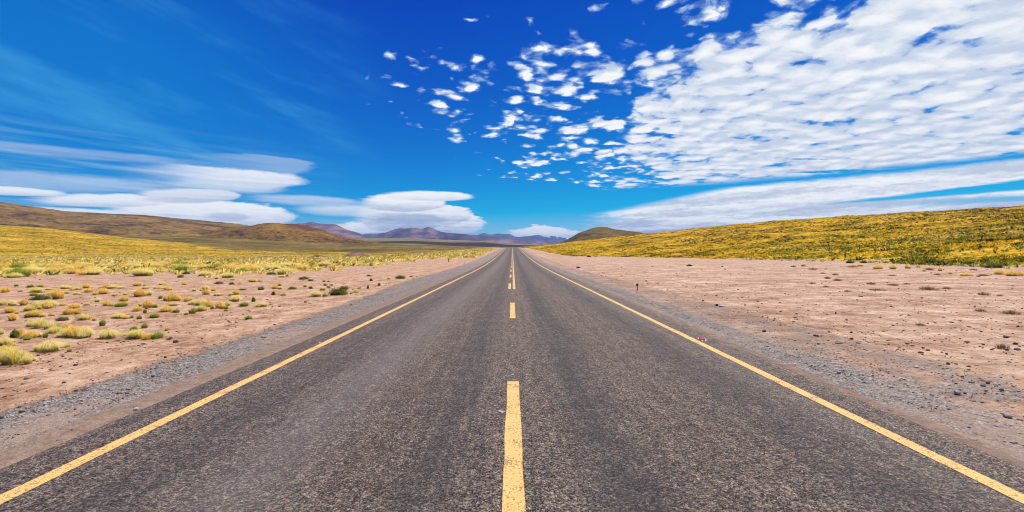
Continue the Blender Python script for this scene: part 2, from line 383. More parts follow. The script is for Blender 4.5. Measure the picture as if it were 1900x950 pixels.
def mat_asphalt():
    m, g, b = newmat('asphalt', 0.86, 0.35)
    P = pos(g); x, y, z = g.sep(P); P2 = g.xyz(x, y, 0.0)
    c = g.vor(P2, 105.0, out='Color'); r_, g_, b_ = g.sep(c)
    c2 = g.vor(P2, 48.0, out='Color'); r2, g2, b2 = g.sep(c2)
    n = g.noise(P2, 34.0, 5, 0.75); nn = g.noise(P2, 7.0, 6, 0.8); nb = g.noise(P2, 1.6, 5, 0.65)
    ln = g.noise(g.xyz(x * 5.0, y * 0.22), 1.0, 5, 0.7)
    ns = g.noise(g.xyz(x * 11.0, y * 2.2), 1.0, 6, 0.8)
    f = r_ * 0.30 + n * 0.46 + r2 * 0.20 + nn * 0.34 + ns * 0.30 + g.noise(g.xyz(x * 9.0, y * 0.25), 1.0, 5, 0.7) * 0.22 - 0.425
    col = g.ramp(f, [(0.34, (0.010, 0.008, 0.007)), (0.44, (0.046, 0.032, 0.022)), (0.53, (0.160, 0.121, 0.088)), (0.63, (0.30, 0.232, 0.172)), (0.78, (0.66, 0.52, 0.38))])
    col = g.mix(g.ss(g_, 0.80, 0.9) * 0.55, col, (0.24, 0.13, 0.10))
    col = g.mix(g.ss(b_, 0.86, 0.92) * 0.5, col, (0.095, 0.115, 0.13))
    def track(x0, w):
        d = (x + (ln - 0.5) * 0.45 - x0) / w
        return g.m('EXPONENT', -(d * d))
    dark = g.clamp(track(-0.62, 0.28) * 0.8 + track(0.86, 0.33) + track(-2.75, 0.34) * 0.6 + track(2.7, 0.36) * 0.7)
    dark = dark * g.ss(nb * 0.6 + ln * 0.6, 0.36, 0.66)
    col = g.mix(dark * 0.85, col, g.mix(0.5, col, (0.030, 0.034, 0.038)))
    col = g.mix(dark * 0.34, col, (0.026, 0.029, 0.031))
    brown = g.clamp(track(-1.2, 0.38) + track(1.75, 0.5) * 0.6) * g.ss(nb * 0.5 + nn * 0.6, 0.48, 0.68)
    col = g.mix(brown * 0.5, col, (0.055, 0.034, 0.024))
    light = track(-1.95, 0.42) + track(3.3, 0.3) * 0.5
    col = g.mix(light * 0.34, col, (0.215, 0.190, 0.170))
    # asphalt beyond the edge line carries some blown sand
    edge = g.ss(g.m('ABSOLUTE', x) + (nn - 0.5) * 0.5, 3.85, 4.12)
    col = g.mix(edge * 0.35, col, (0.24, 0.17, 0.13))
    g.put(b.inputs['Base Color'], col)
    bump(g, b, f + n * 0.6, 1.0, 0.012)
    return m
def mat_paint(name, base, wear=0.5):
    m, g, b = newmat(name, 0.7, 0.3)
    P = pos(g); x, y, z = g.sep(P); P2 = g.xyz(x, y, 0.0)
    n = g.noise(P2, 42.0, 7, 0.85); n2 = g.noise(P2, 4.0, 4, 0.6)
    wf = g.ss(n + (n2 - 0.5) * 0.35, wear + 0.16, wear + 0.24)
    c = g.mix(g.ss(n2, 0.35, 0.7), base, tuple(min(1, v * 1.16) for v in base))
    c = g.mix(g.ss(g.noise(P2, 90.0, 3, 0.7), 0.50, 0.62) * 0.40, c, tuple(v * k_ for v, k_ in zip(base, (0.86, 0.66, 0.40))))
    c = g.mix(g.ss(g.noise(g.xyz(x * 6.0, y * 1.2), 1.0, 6, 0.7), 0.52, 0.72) * 0.35, c, (0.42, 0.27, 0.10))
    c = g.mix(wf * 0.85, c, (0.10, 0.075, 0.045))
    g.put(b.inputs['Base Color'], c); bump(g, b, n, 0.7, 0.006)
    return m

def mat_hill(name, stops, s1, s2, dots=None, darks=None, attr=None, bumpd=2.0, bs=0.5, snow=False, stretch=1.0):
    m, g, b = newmat(name, 0.95, 0.05)
    P = pos(g); x, y, z = g.sep(P); P2 = g.xyz(x, y * stretch, z * 1.5)
    n1 = g.noise(P2, s1, 5, 0.6); n2 = g.noise(P2, s2, 6, 0.7)
    col = g.ramp(n1 * 0.5 + n2 * 0.5, stops)
    if darks:                       # rock outcrops
        s, c, lo, amt = darks
        dk = g.ss(g.noise(P2, s, 6, 0.7), lo, lo + 0.08)
        col = g.mix(dk * amt, col, c)
    if dots:
        s, c, th = dots
        d = g.vor(P2, s); cr, cg, cb = g.sep(g.vor(P2, s, out='Color'))
        col = g.mix(g.ss(d, 0.42, 0.28) * g.ss(cr, th, th + 0.05) * 0.85, col, c)
    if attr:
        for an, c in attr:
            a = g.n('ShaderNodeAttribute', attribute_name=an)
            av = V(g, a.outputs['Fac'])
            col = g.mix(g.ss(av + (n2 - 0.5) * 0.9 + (n1 - 0.5) * 0.3, 0.40, 0.62), col, c)
    g.put(b.inputs['Base Color'], col)
    bump(g, b, n2 + n1, bs, bumpd)
    return m

M_GROUND = mat_ground(); M_ASPH = mat_asphalt()
M_YEL = mat_paint('yellow_road_paint', (0.82, 0.520, 0.165), 0.345)
M_WHT = mat_paint('white_road_paint', (0.52, 0.54, 0.52), 0.30)

# ------------------------------------------------------------------ ground sheet, shoulders, road
def polar_ground():
    rad = np.concatenate([[0.0], np.geomspace(1.2, 24000, 230)])
    ang = np.linspace(0, 2 * np.pi, 900, endpoint=False)
    A, Rr = np.meshgrid(ang, rad, indexing='ij')
    X = Rr * np.sin(A); Y = Rr * np.cos(A)
    Z = zg(X, Y) - 0.012
    o = mesh_np('ground', np.stack([X, Y, Z], -1).reshape(-1, 3), grid_quads(900, len(rad), True), M_GROUND)
    return kind(o, 'structure')
polar_ground()
YS = np.concatenate([np.linspace(-80, -4, 20), np.linspace(-3, 30, 220), np.geomspace(30.3, 480, 170)])
def strip(name, xs, ys, dz, mat, parent=None, jag=0.0, relief=0.0, seed=1, skirt=False):
    X, Y = np.meshgrid(np.asarray(xs, float), ys, indexing='ij')
    if jag:
        j = fbm(ys * 1.3, ys * 0 + seed, 4, seed) * jag
        X[0] += j; X[-1] += fbm(ys * 1.3, ys * 0 + seed + 5, 4, seed + 3) * jag
    Z = zr(Y) + dz
    if relief: Z = Z + relief * fbm(X * 3, Y * 3, 3, 8) * 1.0
    if skirt: Z[0] -= 0.06; Z[-1] -= 0.06
    return mesh_np(name, np.stack([X, Y, Z], -1).reshape(-1, 3), grid_quads(len(xs), len(ys)), mat, parent)
sh_l = kind(strip('road_shoulder', np.linspace(-6.9, -3.95, 22), YS, 0.008, M_GROUND, relief=0.02, skirt=True), 'structure')
sh_r = kind(strip('road_shoulder', np.linspace(3.95, 6.9, 22), YS, 0.008, M_GROUND, relief=0.02, skirt=True), 'structure')
road = kind(strip('road', [-4.12, -4.0, -3.0, -1.5, 0, 1.5, 3.0, 4.0, 4.12], YS, 0.03, M_ASPH, jag=0.10, skirt=True), 'structure')
def line_part(name, x0, w, y0, y1, mat=M_YEL, jag=0.010):
    n = max(6, int(min(600, (y1 - y0) * 6)))
    ys = np.linspace(y0, y1, n) if y1 - y0 < 60 else YS[(YS >= y0) & (YS <= y1)]
    ys = np.unique(np.concatenate([[y0], ys, YS[(YS > y0) & (YS < y1)], [y1]]))
    return strip(name, [x0 - w / 2, x0 + w / 2], ys, 0.034, mat, road, jag=jag, seed=int(abs(x0 * 7) + y0) + 3)
line_part('edge_line', -3.50, 0.135, -60, 430); line_part('edge_line', 3.50, 0.135, -60, 430)
line_part('centre_line', 0.075, 0.125, 22.6, 430)
line_part('centre_dash', 0.008, 0.152, 1.6, 6.36); line_part('centre_dash', 0.0, 0.15, 12.5, 16.4)
yy = 22.6
for k in range(24):
    line_part('centre_dash', -0.145, 0.125, yy, yy + 4.2); yy += 10.55
rng = np.random.default_rng(5)
for px, py, w in [(950, 611, .07), (939, 631, .05), (950, 644, .08), (937, 674, .07), (951, 699, .08), (931.6, 769.5, .10), (946, 520, .14), (950.5, 546, .15), (950, 556, .08)]:
    d = 900 * H / (py - CY); X0 = (px - CX) / 900 * d
    n = 14; a = np.linspace(0, 2 * np.pi, n, endpoint=False); rr = w * 0.33 * (0.5 + 0.7 * rng.random(n))
    v = np.stack([X0 + np.cos(a) * rr * 1.1, d + np.sin(a) * rr * 1.3, np.full(n, 0.0345)], -1); v = np.vstack([[[X0, d, 0.0355]], v])
    mesh_np('paint_spot', v, None, M_WHT, road, tris=[(0, 1 + i, 1 + (i + 1) % n) for i in range(n)], smooth=False)

# ------------------------------------------------------------------ hills and mountains
class Hill:
    """a slope between a foot line and a crest line; each azimuth u = X/Y has its own crest height and distances"""
    def __init__(s, sil, crest, foot, footy=None, p=1.15, amp=0.0, nsc=100.0, seed=0, camp=0.0, back=0.5):
        s.su = np.array([(a - CX) / 900 for a, b in sil]); s.se = np.array([(CY - b) / 900 for a, b in sil])
        s.cu, s.cd = [np.array(v, float) for v in zip(*[((a - CX) / 900, d) for a, d in crest])]
        s.fu, s.fd = [np.array(v, float) for v in zip(*[((a - CX) / 900, d) for a, d in foot])]
        s.p, s.amp, s.nsc, s.seed, s.camp, s.back = p, amp, nsc, seed, camp, back
    def at(s, u, t):
        dc = np.interp(u, s.cu, s.cd); df = np.interp(u, s.fu, s.fd)
        e = sum(np.interp(u + k, s.su, s.se) for k in (-.004, 0, .004)) / 3
        zc = H + dc * e
        d = df + (dc - df) * t
        X = u * d; Y = d
        up = np.clip(t, 0, 1) ** s.p
        dn = np.clip((t - 1) / s.back, 0, 1)
        z = -0.3 + (zc + 0.3) * up - (zc + 3) * dn * dn * 1.0
        n = fbm(X / s.nsc, Y / s.nsc, 6, s.seed, 0.52)
        rid = np.abs(fbm(X / s.nsc * 1.7 + 5, Y / s.nsc * 1.7, 5, s.seed + 7, 0.5))
        env = np.clip(np.sin(np.pi * np.clip(t, 0, 1)), 0, 1) ** 0.8
        z = z + (n - rid * 0.8) * s.amp * env + s.camp * fbm(X / (s.nsc * .3), Y / (s.nsc * .3), 5, s.seed + 3, 0.6) * np.clip(t * 3 - 1, 0, 1)
        return X, Y, z
    def t_of(s, u, d):
        dc = np.interp(u, s.cu, s.cd); df = np.interp(u, s.fu, s.fd); return (d - df) / (dc - df)
    def build(s, name, mat, px0, px1, nu, nt, attrs=None):
        u = np.linspace((px0 - CX) / 900, (px1 - CX) / 900, nu); t = np.concatenate([np.linspace(0, 1, nt), 1 + np.linspace(0.03, s.back, 14)])
        U, T = np.meshgrid(u, t, indexing='ij'); X, Y, Z = s.at(U, T)
        at = {k: f(U * 900 + CX, T, X, Y, Z).ravel() for k, f in (attrs or {}).items()}
        o = mesh_np(name, np.stack([X, Y, Z], -1).reshape(-1, 3), grid_quads(nu, len(t)), mat, attrs=at)
        return kind(o, 'structure')

def gauss(x, m, w): return np.exp(-((x - m) / w) ** 2)
# far blue range with a little snow, and the purple massifs in front of it
rng_sil = [(640, 445), (660, 441), (671, 435), (679, 433), (690, 432), (697, 434), (703, 433), (712, 431.5), (740, 436), (812, 434), (850, 433.7), (868, 435), (884, 437), (891, 434), (898, 432), (906, 434.5), (914.7, 436), (920, 434), (926, 432.6), (934.7, 434.7), (939, 433.4), (943, 432.6), (950, 436), (956, 439.6), (968, 439.4), (979, 438.3), (986, 437.5), (994, 435.6), (1002, 436), (1007, 438.5), (1013, 439.6), (1019, 437.6), (1023, 437), (1029, 438.5), (1036, 438.6), (1044, 441), (1053, 440.5), (1064, 443), (1090, 443), (1150, 441), (1300, 447), (1500, 452), (2600, 455)]
range_h = Hill([(-2000, 460), (300, 452), (500, 450)] + rng_sil, [(-2000, 15000), (2600, 15000)], [(-2000, 11000), (2600, 11000)], p=1.3, amp=170, nsc=1500, seed=3, camp=22)
M_RANGE = mat_hill('far_range_rock', [(0.35, (0.085, 0.072, 0.068)), (0.55, (0.15, 0.125, 0.115)), (0.72, (0.22, 0.19, 0.17))], 0.0006, 0.003, bumpd=30, bs=1.0, attr=[('snow', (0.85, 0.87, 0.9))])
def snow(px, T, X, Y, Z): return 0.7 * gauss(px, 1019, 6) * np.clip((T - 0.74) * 3.6, 0, 1) + 0.8 * gauss(px, 1034, 4) * np.clip((T - 0.70) * 3, 0, 1) + gauss(px, 1053, 3) * np.clip((T - .85) * 6, 0, 1) + 0.45 * gauss(px, 995, 4) * np.clip((T - .85) * 6, 0, 1)
range_h.build('mountain_range', M_RANGE, -1500, 2500, 1500, 70, {'snow': snow})
m2 = Hill([(560, 470), (640, 452), (686, 441), (708, 434), (727, 427), (735, 424.6), (743, 423.5), (754, 424), (758, 422.4), (762, 421.7), (766, 422.6), (771, 423.5), (776, 423.2), (782, 425.6), (788, 422.6), (793, 421), (800, 421.8), (806, 424.8), (811, 427.6), (818, 429.6), (826, 431), (845, 433), (863, 434), (881, 436.2), (900, 438.5), (925, 441), (960, 445), (1010, 449), (1060, 455), (1100, 470)],
          [(500, 9500), (1100, 9500)], [(500, 6500), (1100, 6500)], p=1.35, amp=150, nsc=900, seed=11, camp=10)
M_PURP = mat_hill('volcano_rock', [(0.38, (0.050, 0.034, 0.034)), (0.49, (0.125, 0.080, 0.072)), (0.60, (0.34, 0.205, 0.175))], 0.0011, 0.005, bumpd=22, bs=1.0, stretch=0.5)
m2.build('mountain', M_PURP, 540, 1110, 620, 90)
m1 = Hill([(380, 470), (470, 428), (520, 419), (550, 415), (560, 413.8), (568, 413), (576, 412), (583, 412.6), (594, 415), (608, 415.6), (622, 416), (632, 420), (642, 425), (653, 428.6), (664, 432), (675, 436.6), (686, 441), (710, 448), (780, 458), (820, 470)],
          [(380, 7600), (820, 7600)], [(380, 5600), (820, 5600)], p=1.2, amp=55, nsc=800, seed=21, camp=6)
m1.build('mountain', M_PURP, 370, 830, 460, 80)

# plateau with dark lava flow
plat = Hill([(200, 446), (500, 441), (600, 440.5), (690, 441.5), (760, 442), (850, 445.5), (880, 446.6), (913, 448.4), (934, 451), (955, 451.6), (987, 453), (1010, 455), (1060, 456), (1300, 458), (2600, 462)],
            [(200, 3400), (1010, 3300), (2600, 3300)], [(200, 1700), (1010, 1500), (2600, 1500)], p=1.05, amp=9, nsc=240, seed=31, camp=1.5)
M_PLAT = mat_hill('plateau_grass', [(0.36, (0.125, 0.092, 0.030)), (0.50, (0.215, 0.168, 0.062)), (0.64, (0.30, 0.24, 0.11))], 0.004, 0.03, bumpd=3, attr=[('lava', (0.050, 0.034, 0.028))])
def lava(px, T, X, Y, Z):
    yy = CY - (Z - H) / Y * 900
    c = np.interp(px, [650, 700, 770, 830, 900, 950, 1010], [449.5, 449.5, 449.5, 453, 454, 456.5, 457]); w = np.interp(px, [640, 670, 720, 800, 860, 900, 940, 1010, 1040], [0, 1.6, 3.0, 4.6, 6.6, 7.2, 3.6, 2.2, 0])
    return np.clip(1.1 - np.abs(yy - c) / np.maximum(w, 0.05), 0, 1) * (w > 0)
plat.build('plateau', M_PLAT, 150, 2500, 900, 260, {'lava': lava})

# long brown hill on the left
longh = Hill([(-1200, 366), (-300, 369), (-60, 371), (0, 374), (28, 378.5), (57, 382.5), (114, 391), (189.5, 395.7), (265, 398.8), (341, 406), (380, 409.6), (417, 413), (440, 415.4), (461, 418.6), (500, 428), (560, 438), (640, 452), (700, 470)],
             [(-1200, 2100), (0, 2300), (461, 2900), (700, 3000)], [(-1200, 1150), (0, 1150), (700, 1500)], p=1.0, amp=22, nsc=260, seed=41, camp=2.0)
M_LONG = mat_hill('brown_hill', [(0.38, (0.060, 0.034, 0.014)), (0.46, (0.155, 0.088, 0.020)), (0.54, (0.26, 0.155, 0.030)), (0.66, (0.40, 0.255, 0.065))], 0.005, 0.045, darks=(0.011, (0.045, 0.028, 0.020), 0.55, 0.8), bumpd=6, bs=0.8)
longh.build('hill', M_LONG, -1100, 700, 700, 180)
# reddish brown hill in the middle left
midh = Hill([(300, 462), (340, 440), (363, 434.4), (389.5, 428.7), (429, 422), (463, 419.5), (481.6, 415), (495, 413.8), (508, 413.4), (529, 415.5), (545, 415), (560, 417.5), (573.7, 420.8), (594, 424.6), (611, 431), (624, 436.6), (633, 439.4), (647, 442.5), (680, 447), (720, 452), (760, 462)],
            [(300, 2000), (760, 2000)], [(300, 1480), (760, 1480)], p=0.95, amp=14, nsc=140, seed=51, camp=1.6)
M_MID = mat_hill('red_brown_hill', [(0.38, (0.045, 0.024, 0.008)), (0.46, (0.165, 0.085, 0.014)), (0.55, (0.31, 0.170, 0.022)), (0.68, (0.42, 0.250, 0.045))], 0.007, 0.06, darks=(0.014, (0.045, 0.028, 0.022), 0.54, 0.85), bumpd=6, bs=0.9, attr=[('red', (0.150, 0.062, 0.030))])
def red(px, T, X, Y, Z): return np.clip((T - 0.62) * 2.2, 0, 1) * (0.25 + gauss(px, 565, 45)) * 0.8
midh.build('hill', M_MID, 300, 765, 560, 170, {'red': red})
# olive flats in the middle distance
flats = Hill([(-600, 440), (0, 438), (150, 437), (350, 436.6), (400, 440), (455, 442.8), (560, 449.6), (647, 452.4), (720, 452), (771, 452.6), (850, 456.6), (900, 458), (940, 459.2), (1000, 458.6), (1100, 459), (1400, 461), (2600, 465)],
             [(-600, 1350), (2600, 1450)], [(-600, 420), (800, 460), (2600, 460)], p=1.25, amp=3.5, nsc=110, seed=61, camp=0.6)
M_FLAT = mat_hill('olive_grassland', [(0.38, (0.060, 0.046, 0.012)), (0.47, (0.145, 0.104, 0.024)), (0.56, (0.25, 0.172, 0.045)), (0.68, (0.40, 0.28, 0.09))], 0.006, 0.07, darks=(0.010, (0.06, 0.042, 0.020), 0.55, 0.7), bumpd=2, bs=0.5, stretch=1.6)
flats.build('grassland', M_FLAT, -600, 2500, 900, 240)
# yellow grassy slope on the left
lslope = Hill([(-1400, 394), (-400, 404), (-100, 413), (0, 417.7), (76, 422.6), (152, 431), (190, 435.5), (227, 440.5), (265, 444), (341, 450), (417, 455.6), (500, 460.6), (587, 464.6), (700, 467.5), (850, 469.5)],
              [(-1400, 560), (0, 700), (265, 850), (500, 1000), (850, 1000)], [(-1400, 230), (0, 305), (850, 420)], p=1.2, amp=3.0, nsc=70, seed=71, camp=0.7)
M_LSL = mat_hill('golden_slope', [(0.38, (0.15, 0.108, 0.010)), (0.45, (0.30, 0.185, 0.010)), (0.54, (0.58, 0.350, 0.022)), (0.66, (0.78, 0.53, 0.12))], 0.02, 0.18, dots=(0.32, (0.12, 0.098, 0.012), 0.45), darks=(0.016, (0.06, 0.045, 0.03), 0.635, 0.8), bumpd=1.2, bs=0.9)
lslope.build('grass_slope', M_LSL, -1400, 850, 800, 240)
# cone shaped hill right of the road
cone = Hill([(985, 470), (1030, 455), (1050, 445.7), (1062, 438.8), (1075, 431.8), (1088, 427), (1100.5, 423), (1110.6, 421), (1118, 420.5), (1126, 421), (1138, 425), (1150, 426.6), (1164, 428), (1182, 430.4), (1201, 433), (1260, 439), (1400, 452), (1500, 470)],
            [(985, 1250), (1500, 1250)], [(985, 820), (1500, 820)], p=0.95, amp=8, nsc=90, seed=81, camp=1.0)
M_CONE = mat_hill('cone_hill', [(0.38, (0.050, 0.036, 0.014)), (0.47, (0.120, 0.085, 0.025)), (0.56, (0.185, 0.135, 0.034)), (0.68, (0.27, 0.205, 0.07))], 0.008, 0.07, darks=(0.02, (0.045, 0.033, 0.024), 0.57, 0.7), bumpd=4, bs=0.8)
cone.build('hill', M_CONE, 985, 1500, 480, 150)
# golden slope on the right
rslope = Hill([(940, 463), (960, 460), (971, 458), (997, 455.4), (1029, 452.6), (1050, 449.5), (1100, 444.5), (1164, 437), (1201.6, 432.5), (1252, 428.8), (1303, 423), (1378, 415.4), (1454, 409), (1500, 406), (1587, 400), (1724, 392), (1833, 385), (1900, 381.4), (2100, 372), (2600, 360)],
              [(940, 640), (1050, 600), (1200, 480), (1500, 370), (1900, 280), (2600, 220)], [(940, 330), (985, 260), (1050, 234), (1100, 215), (1200, 172), (1300, 144), (1400, 110), (1700, 66), (1900, 46), (2100, 38), (2600, 30)], p=1.12, amp=2.2, nsc=40, seed=91, camp=0.75)
M_RSL = mat_hill('golden_slope_near', [(0.38, (0.11, 0.080, 0.020)), (0.45, (0.34, 0.215, 0.008)), (0.53, (0.66, 0.365, 0.007)), (0.66, (0.82, 0.51, 0.07))], 0.05, 0.45, dots=(0.7, (0.085, 0.082, 0.014), 0.5), darks=(0.035, (0.07, 0.05, 0.038), 0.60, 0.8), bumpd=0.5, bs=0.9, attr=[('foot', (0.50, 0.34, 0.245))])
rslope.build('grass_slope', M_RSL, 930, 2500, 900, 260, {'foot': lambda px, T, X, Y, Z: np.clip(1.15 - T / 0.05, 0, 1.2)})

def land(px, py):
    """where the sight line through a picture point meets the plain or the right slope"""
    u = (px - CX) / 900.0; e = (CY - py) / 900.0
    d = np.concatenate([np.linspace(2, 120, 2400), np.linspace(120.2, 700, 2400)])
    zz = zg(u * d, d); sl = zg_all(u * d, d)
    hit = np.nonzero(sl >= H + e * d)[0]
    k = hit[0] if len(hit) else -1
    return u * d[k], d[k], sl[k]
def zg_all(x, y):
    z = zg(x, y); yv = np.maximum(y, 1.0); u = x / yv
    for hl in (rslope, lslope):
        t = hl.t_of(u, yv)
        ok = (t > 0) & (t < 1.1) & (u > (hl.su[0])) & (u < hl.su[-1]) & (y > 5)
        if np.any(ok):
            _, _, zz = hl.at(np.where(ok, u, 1.0 if hl is rslope else -1.0), np.where(ok, t, 0.5))
            z = np.where(ok, np.maximum(z, zz), z)
    return z

# ------------------------------------------------------------------ air
_zs = [v.co.z for o in COL.objects if o.type == 'MESH' and o.name.split('.')[0] in ('mountain', 'mountain_range', 'hill', 'plateau', 'grassland', 'grass_slope') for v in o.data.vertices]
HAZE_TOP = max(_zs) + 8.0
hm = bpy.data.materials.new('haze'); hm.use_nodes = True
hn = hm.node_tree; hn.nodes.remove(hn.nodes['Principled BSDF'])
pv = hn.nodes.new('ShaderNodeVolumePrincipled'); pv.inputs['Density'].default_value = 4.6e-5
pv.inputs['Color'].default_value = (0.17, 0.45, 1.0, 1)
hn.links.new(pv.outputs[0], hn.nodes['Material Output'].inputs['Volume'])
hw, hb, ht = 25500.0, min(_zs) - 1.0, HAZE_TOP
hv = [(sx * hw, sy * hw, z) for z in (hb, ht) for sx, sy in ((-1, -1), (1, -1), (1, 1), (-1, 1))]
haze = mesh_np('haze', hv, [(3, 2, 1, 0), (4, 5, 6, 7), (0, 1, 5, 4), (1, 2, 6, 5), (2, 3, 7, 6), (3, 0, 4, 7)], hm, smooth=False)
haze['kind'] = 'stuff'

# ------------------------------------------------------------------ plants
def upnormal(g, b):
    ge = g.n('ShaderNodeNewGeometry'); a_ = g.n('ShaderNodeVectorMath', operation='MULTIPLY_ADD')
    g.L.new(ge.outputs['Normal'], a_.inputs[0]); a_.inputs[1].default_value = (0.55, 0.55, 0.55); a_.inputs[2].default_value = (0, 0, 0.8)
    n_ = g.n('ShaderNodeVectorMath', operation='NORMALIZE'); g.L.new(a_.outputs[0], n_.inputs[0]); g.L.new(n_.outputs[0], b.inputs['Normal'])
def mat_plant(name, lo, hi, tip, alt=None):
    """one grass: colour differs from blade to blade (tint) and from root to tip (along)"""
    m, g, b = newmat(name, 0.75, 0.15)
    t = V(g, g.n('ShaderNodeAttribute', attribute_name='tint').outputs['Fac'])
    a = V(g, g.n('ShaderNodeAttribute', attribute_name='along').outputs['Fac'])
    oi = V(g, g.n('ShaderNodeObjectInfo').outputs['Random'])
    c = g.mix(g.clamp(t + (oi - 0.5) * 0.5), lo, hi)
    c = g.mix(g.ss(a, 0.45, 1.0) * 0.75, c, tip)
    if alt: c = g.mix(g.ss(t, 0.78, 0.86) * 0.8, c, alt)
    g.put(b.inputs['Base Color'], c)
    tr = g.n('ShaderNodeBsdfTranslucent'); g.put(tr.inputs['Color'], c)
    mx = g.n('ShaderNodeMixShader'); mx.inputs[0].default_value = 0.38
    upnormal(g, b)
    g.L.new(b.outputs[0], mx.inputs[1]); g.L.new(tr.outputs[0], mx.inputs[2])
    g.L.new(mx.outputs[0], m.node_tree.nodes['Material Output'].inputs['Surface'])
    return m
M_STRAW = mat_plant('straw_grass', (0.78, 0.56, 0.10), (0.93, 0.74, 0.22), (0.98, 0.91, 0.52), (0.52, 0.58, 0.06))
M_ORANGE = mat_plant('amber_grass', (0.74, 0.40, 0.035), (0.92, 0.57, 0.08), (0.97, 0.78, 0.32), (0.85, 0.66, 0.14))
M_GREEN = mat_plant('green_grass', (0.22, 0.30, 0.020), (0.46, 0.52, 0.055), (0.84, 0.80, 0.26), (0.74, 0.60, 0.12))
M_CUSH = mat_plant('cushion_leaf', (0.095, 0.115, 0.012), (0.23, 0.235, 0.025), (0.38, 0.34, 0.06))
M_BROWN = mat_plant('dry_shrub', (0.16, 0.085, 0.025), (0.32, 0.185, 0.055), (0.40, 0.25, 0.09))

def blades(rs, n, base_r, spread, hgt, width, lean=(0, 0), segs=3, droop=0.5):
    """n tapering blades that rise from a tussock and arch outwards; unit size about 1 m wide"""
    a = rs.random(n) * 2 * np.pi; r0 = base_r * np.sqrt(rs.random(n))
    bx, by = r0 * np.cos(a), r0 * np.sin(a)
    out = (0.18 + 0.82 * (r0 / base_r)) * spread * (0.55 + 0.6 * rs.random(n)); a2 = a + rs.normal(0, 0.45, n)
    ex = out * np.cos(a2) + lean[0] * (0.5 + rs.random(n)); ey = out * np.sin(a2) + lean[1] * (0.5 + rs.random(n))
    h = hgt * (0.6 + 0.45 * rs.random(n)) * (1.05 - 0.45 * (r0 / base_r))
    hl = np.hypot(ex, ey) + 1e-6; sx, sy = -ey / hl, ex / hl
    k = segs + 1; t = np.linspace(0, 1, k)[None, :]
    px = bx[:, None] + ex[:, None] * t ** 1.3; py = by[:, None] + ey[:, None] * t ** 1.3
    pz = h[:, None] * (np.sin(t * np.pi / 2 * (1 + droop * 0.5)) * 1.0) - 0.03 * (1 - t) - h[:, None] * droop * 0.3 * t ** 4
    w = width * (1 - 0.93 * t ** 1.5) * (0.7 + 0.6 * rs.random((n, 1)))
    L = np.stack([px - sx[:, None] * w, py - sy[:, None] * w, pz], -1); Rr = np.stack([px + sx[:, None] * w, py + sy[:, None] * w, pz], -1)
    v = np.stack([L, Rr], 2).reshape(-1, 3)
    q = []
    base = np.arange(n)[:, None] * (2 * k) + (np.arange(k - 1) * 2)[None, :]
    q = np.stack([base, base + 1, base + 3, base + 2], -1).reshape(-1, 4)
    tint = np.repeat(rs.random(n), 2 * k); along = np.repeat(np.tile(t.ravel(), n), 2)
    return v, q, tint, along
def join(parts):
    vs_, qs, ts, als = [], [], [], []; o = 0
    for v, q, t, a in parts:
        vs_.append(v); qs.append(q + o); ts.append(t); als.append(a); o += len(v)
    return np.concatenate(vs_), np.concatenate(qs), np.concatenate(ts), np.concatenate(als)
def tuft_mesh(seed, n=640, lean=(0.1, -0.05), hgt=0.36, clumps=1, droop=0.9, width=0.0058, spread=0.36):
    rs = np.random.default_rng(seed); ps = []
    for c in range(clumps):
        ox, oy, sc = (0, 0, 1) if c == 0 else (rs.uniform(-.33, .33), rs.uniform(-.2, .2), rs.uniform(.55, .85))
        v, q, t, a = blades(rs, n // clumps, 0.25 * sc, spread * sc, hgt * sc, width, (lean[0] * sc, lean[1] * sc), droop=droop)
        ps.append((v + [ox, oy, 0], q, t, a))
    return join(ps)
def cushion_mesh(seed, n=700, flat=0.42, leaf=0.022):
    """a low dome covered with tiny leaves in knobbly lumps"""
    rs = np.random.default_rng(seed)
    a = rs.random(n) * 2 * np.pi; c = rs.random(n); ph = np.arccos(c)
    x = np.sin(ph) * np.cos(a); y = np.sin(ph) * np.sin(a); z = np.cos(ph)
    r = 0.5 * (0.80 + 0.55 * fbm(x * 2.2 + seed, y * 2.2 + z, 4, seed)) * (0.93 + 0.1 * rs.random(n))
    P = np.stack([x * r, y * r, z * r * flat * 2 * 0.9], -1)
    d1 = rs.normal(0, 1, (n, 3)); d1 /= np.linalg.norm(d1, axis=1)[:, None]; d2 = np.cross(d1, rs.normal(0, 1, (n, 3))); d2 /= np.linalg.norm(d2, axis=1)[:, None]
    up = np.stack([x, y, z + 0.6], -1)
    s1 = leaf * (0.7 + 0.8 * rs.random((n, 1)))
    v = np.stack([P - d1 * s1, P + d2 * s1 * 0.5, P + d1 * s1 + up * s1, P - d2 * s1 * 0.5], 1).reshape(-1, 3)
    q = np.arange(4 * n).reshape(-1, 4)
    # inner body
    A, Bq = np.meshgrid(np.linspace(0, 2 * np.pi, 18, endpoint=False), np.linspace(0.02, np.pi / 2, 7), indexing='ij')
    X = np.sin(Bq) * np.cos(A); Y = np.sin(Bq) * np.sin(A); Z = np.cos(Bq); rr = 0.5 * 0.84 * (0.84 + 0.55 * fbm(X * 2.2 + seed, Y * 2.2 + Z, 4, seed))
    bv = np.stack([X * rr, Y * rr, Z * rr * flat * 1.8 - 0.02], -1).reshape(-1, 3)
    return join([(v, q, np.repeat(rs.random(n), 4), np.tile([0, .4, 1, .4], n)), (bv, grid_quads(18, 7, True), np.full(len(bv), 0.1), np.zeros(len(bv)))])
def shrub_mesh(seed, n=170):
    rs = np.random.default_rng(seed)
    return blades(rs, n, 0.40, 0.22, 0.20, 0.010, (0.02, 0), segs=2, droop=0.2)
PROTO = {}
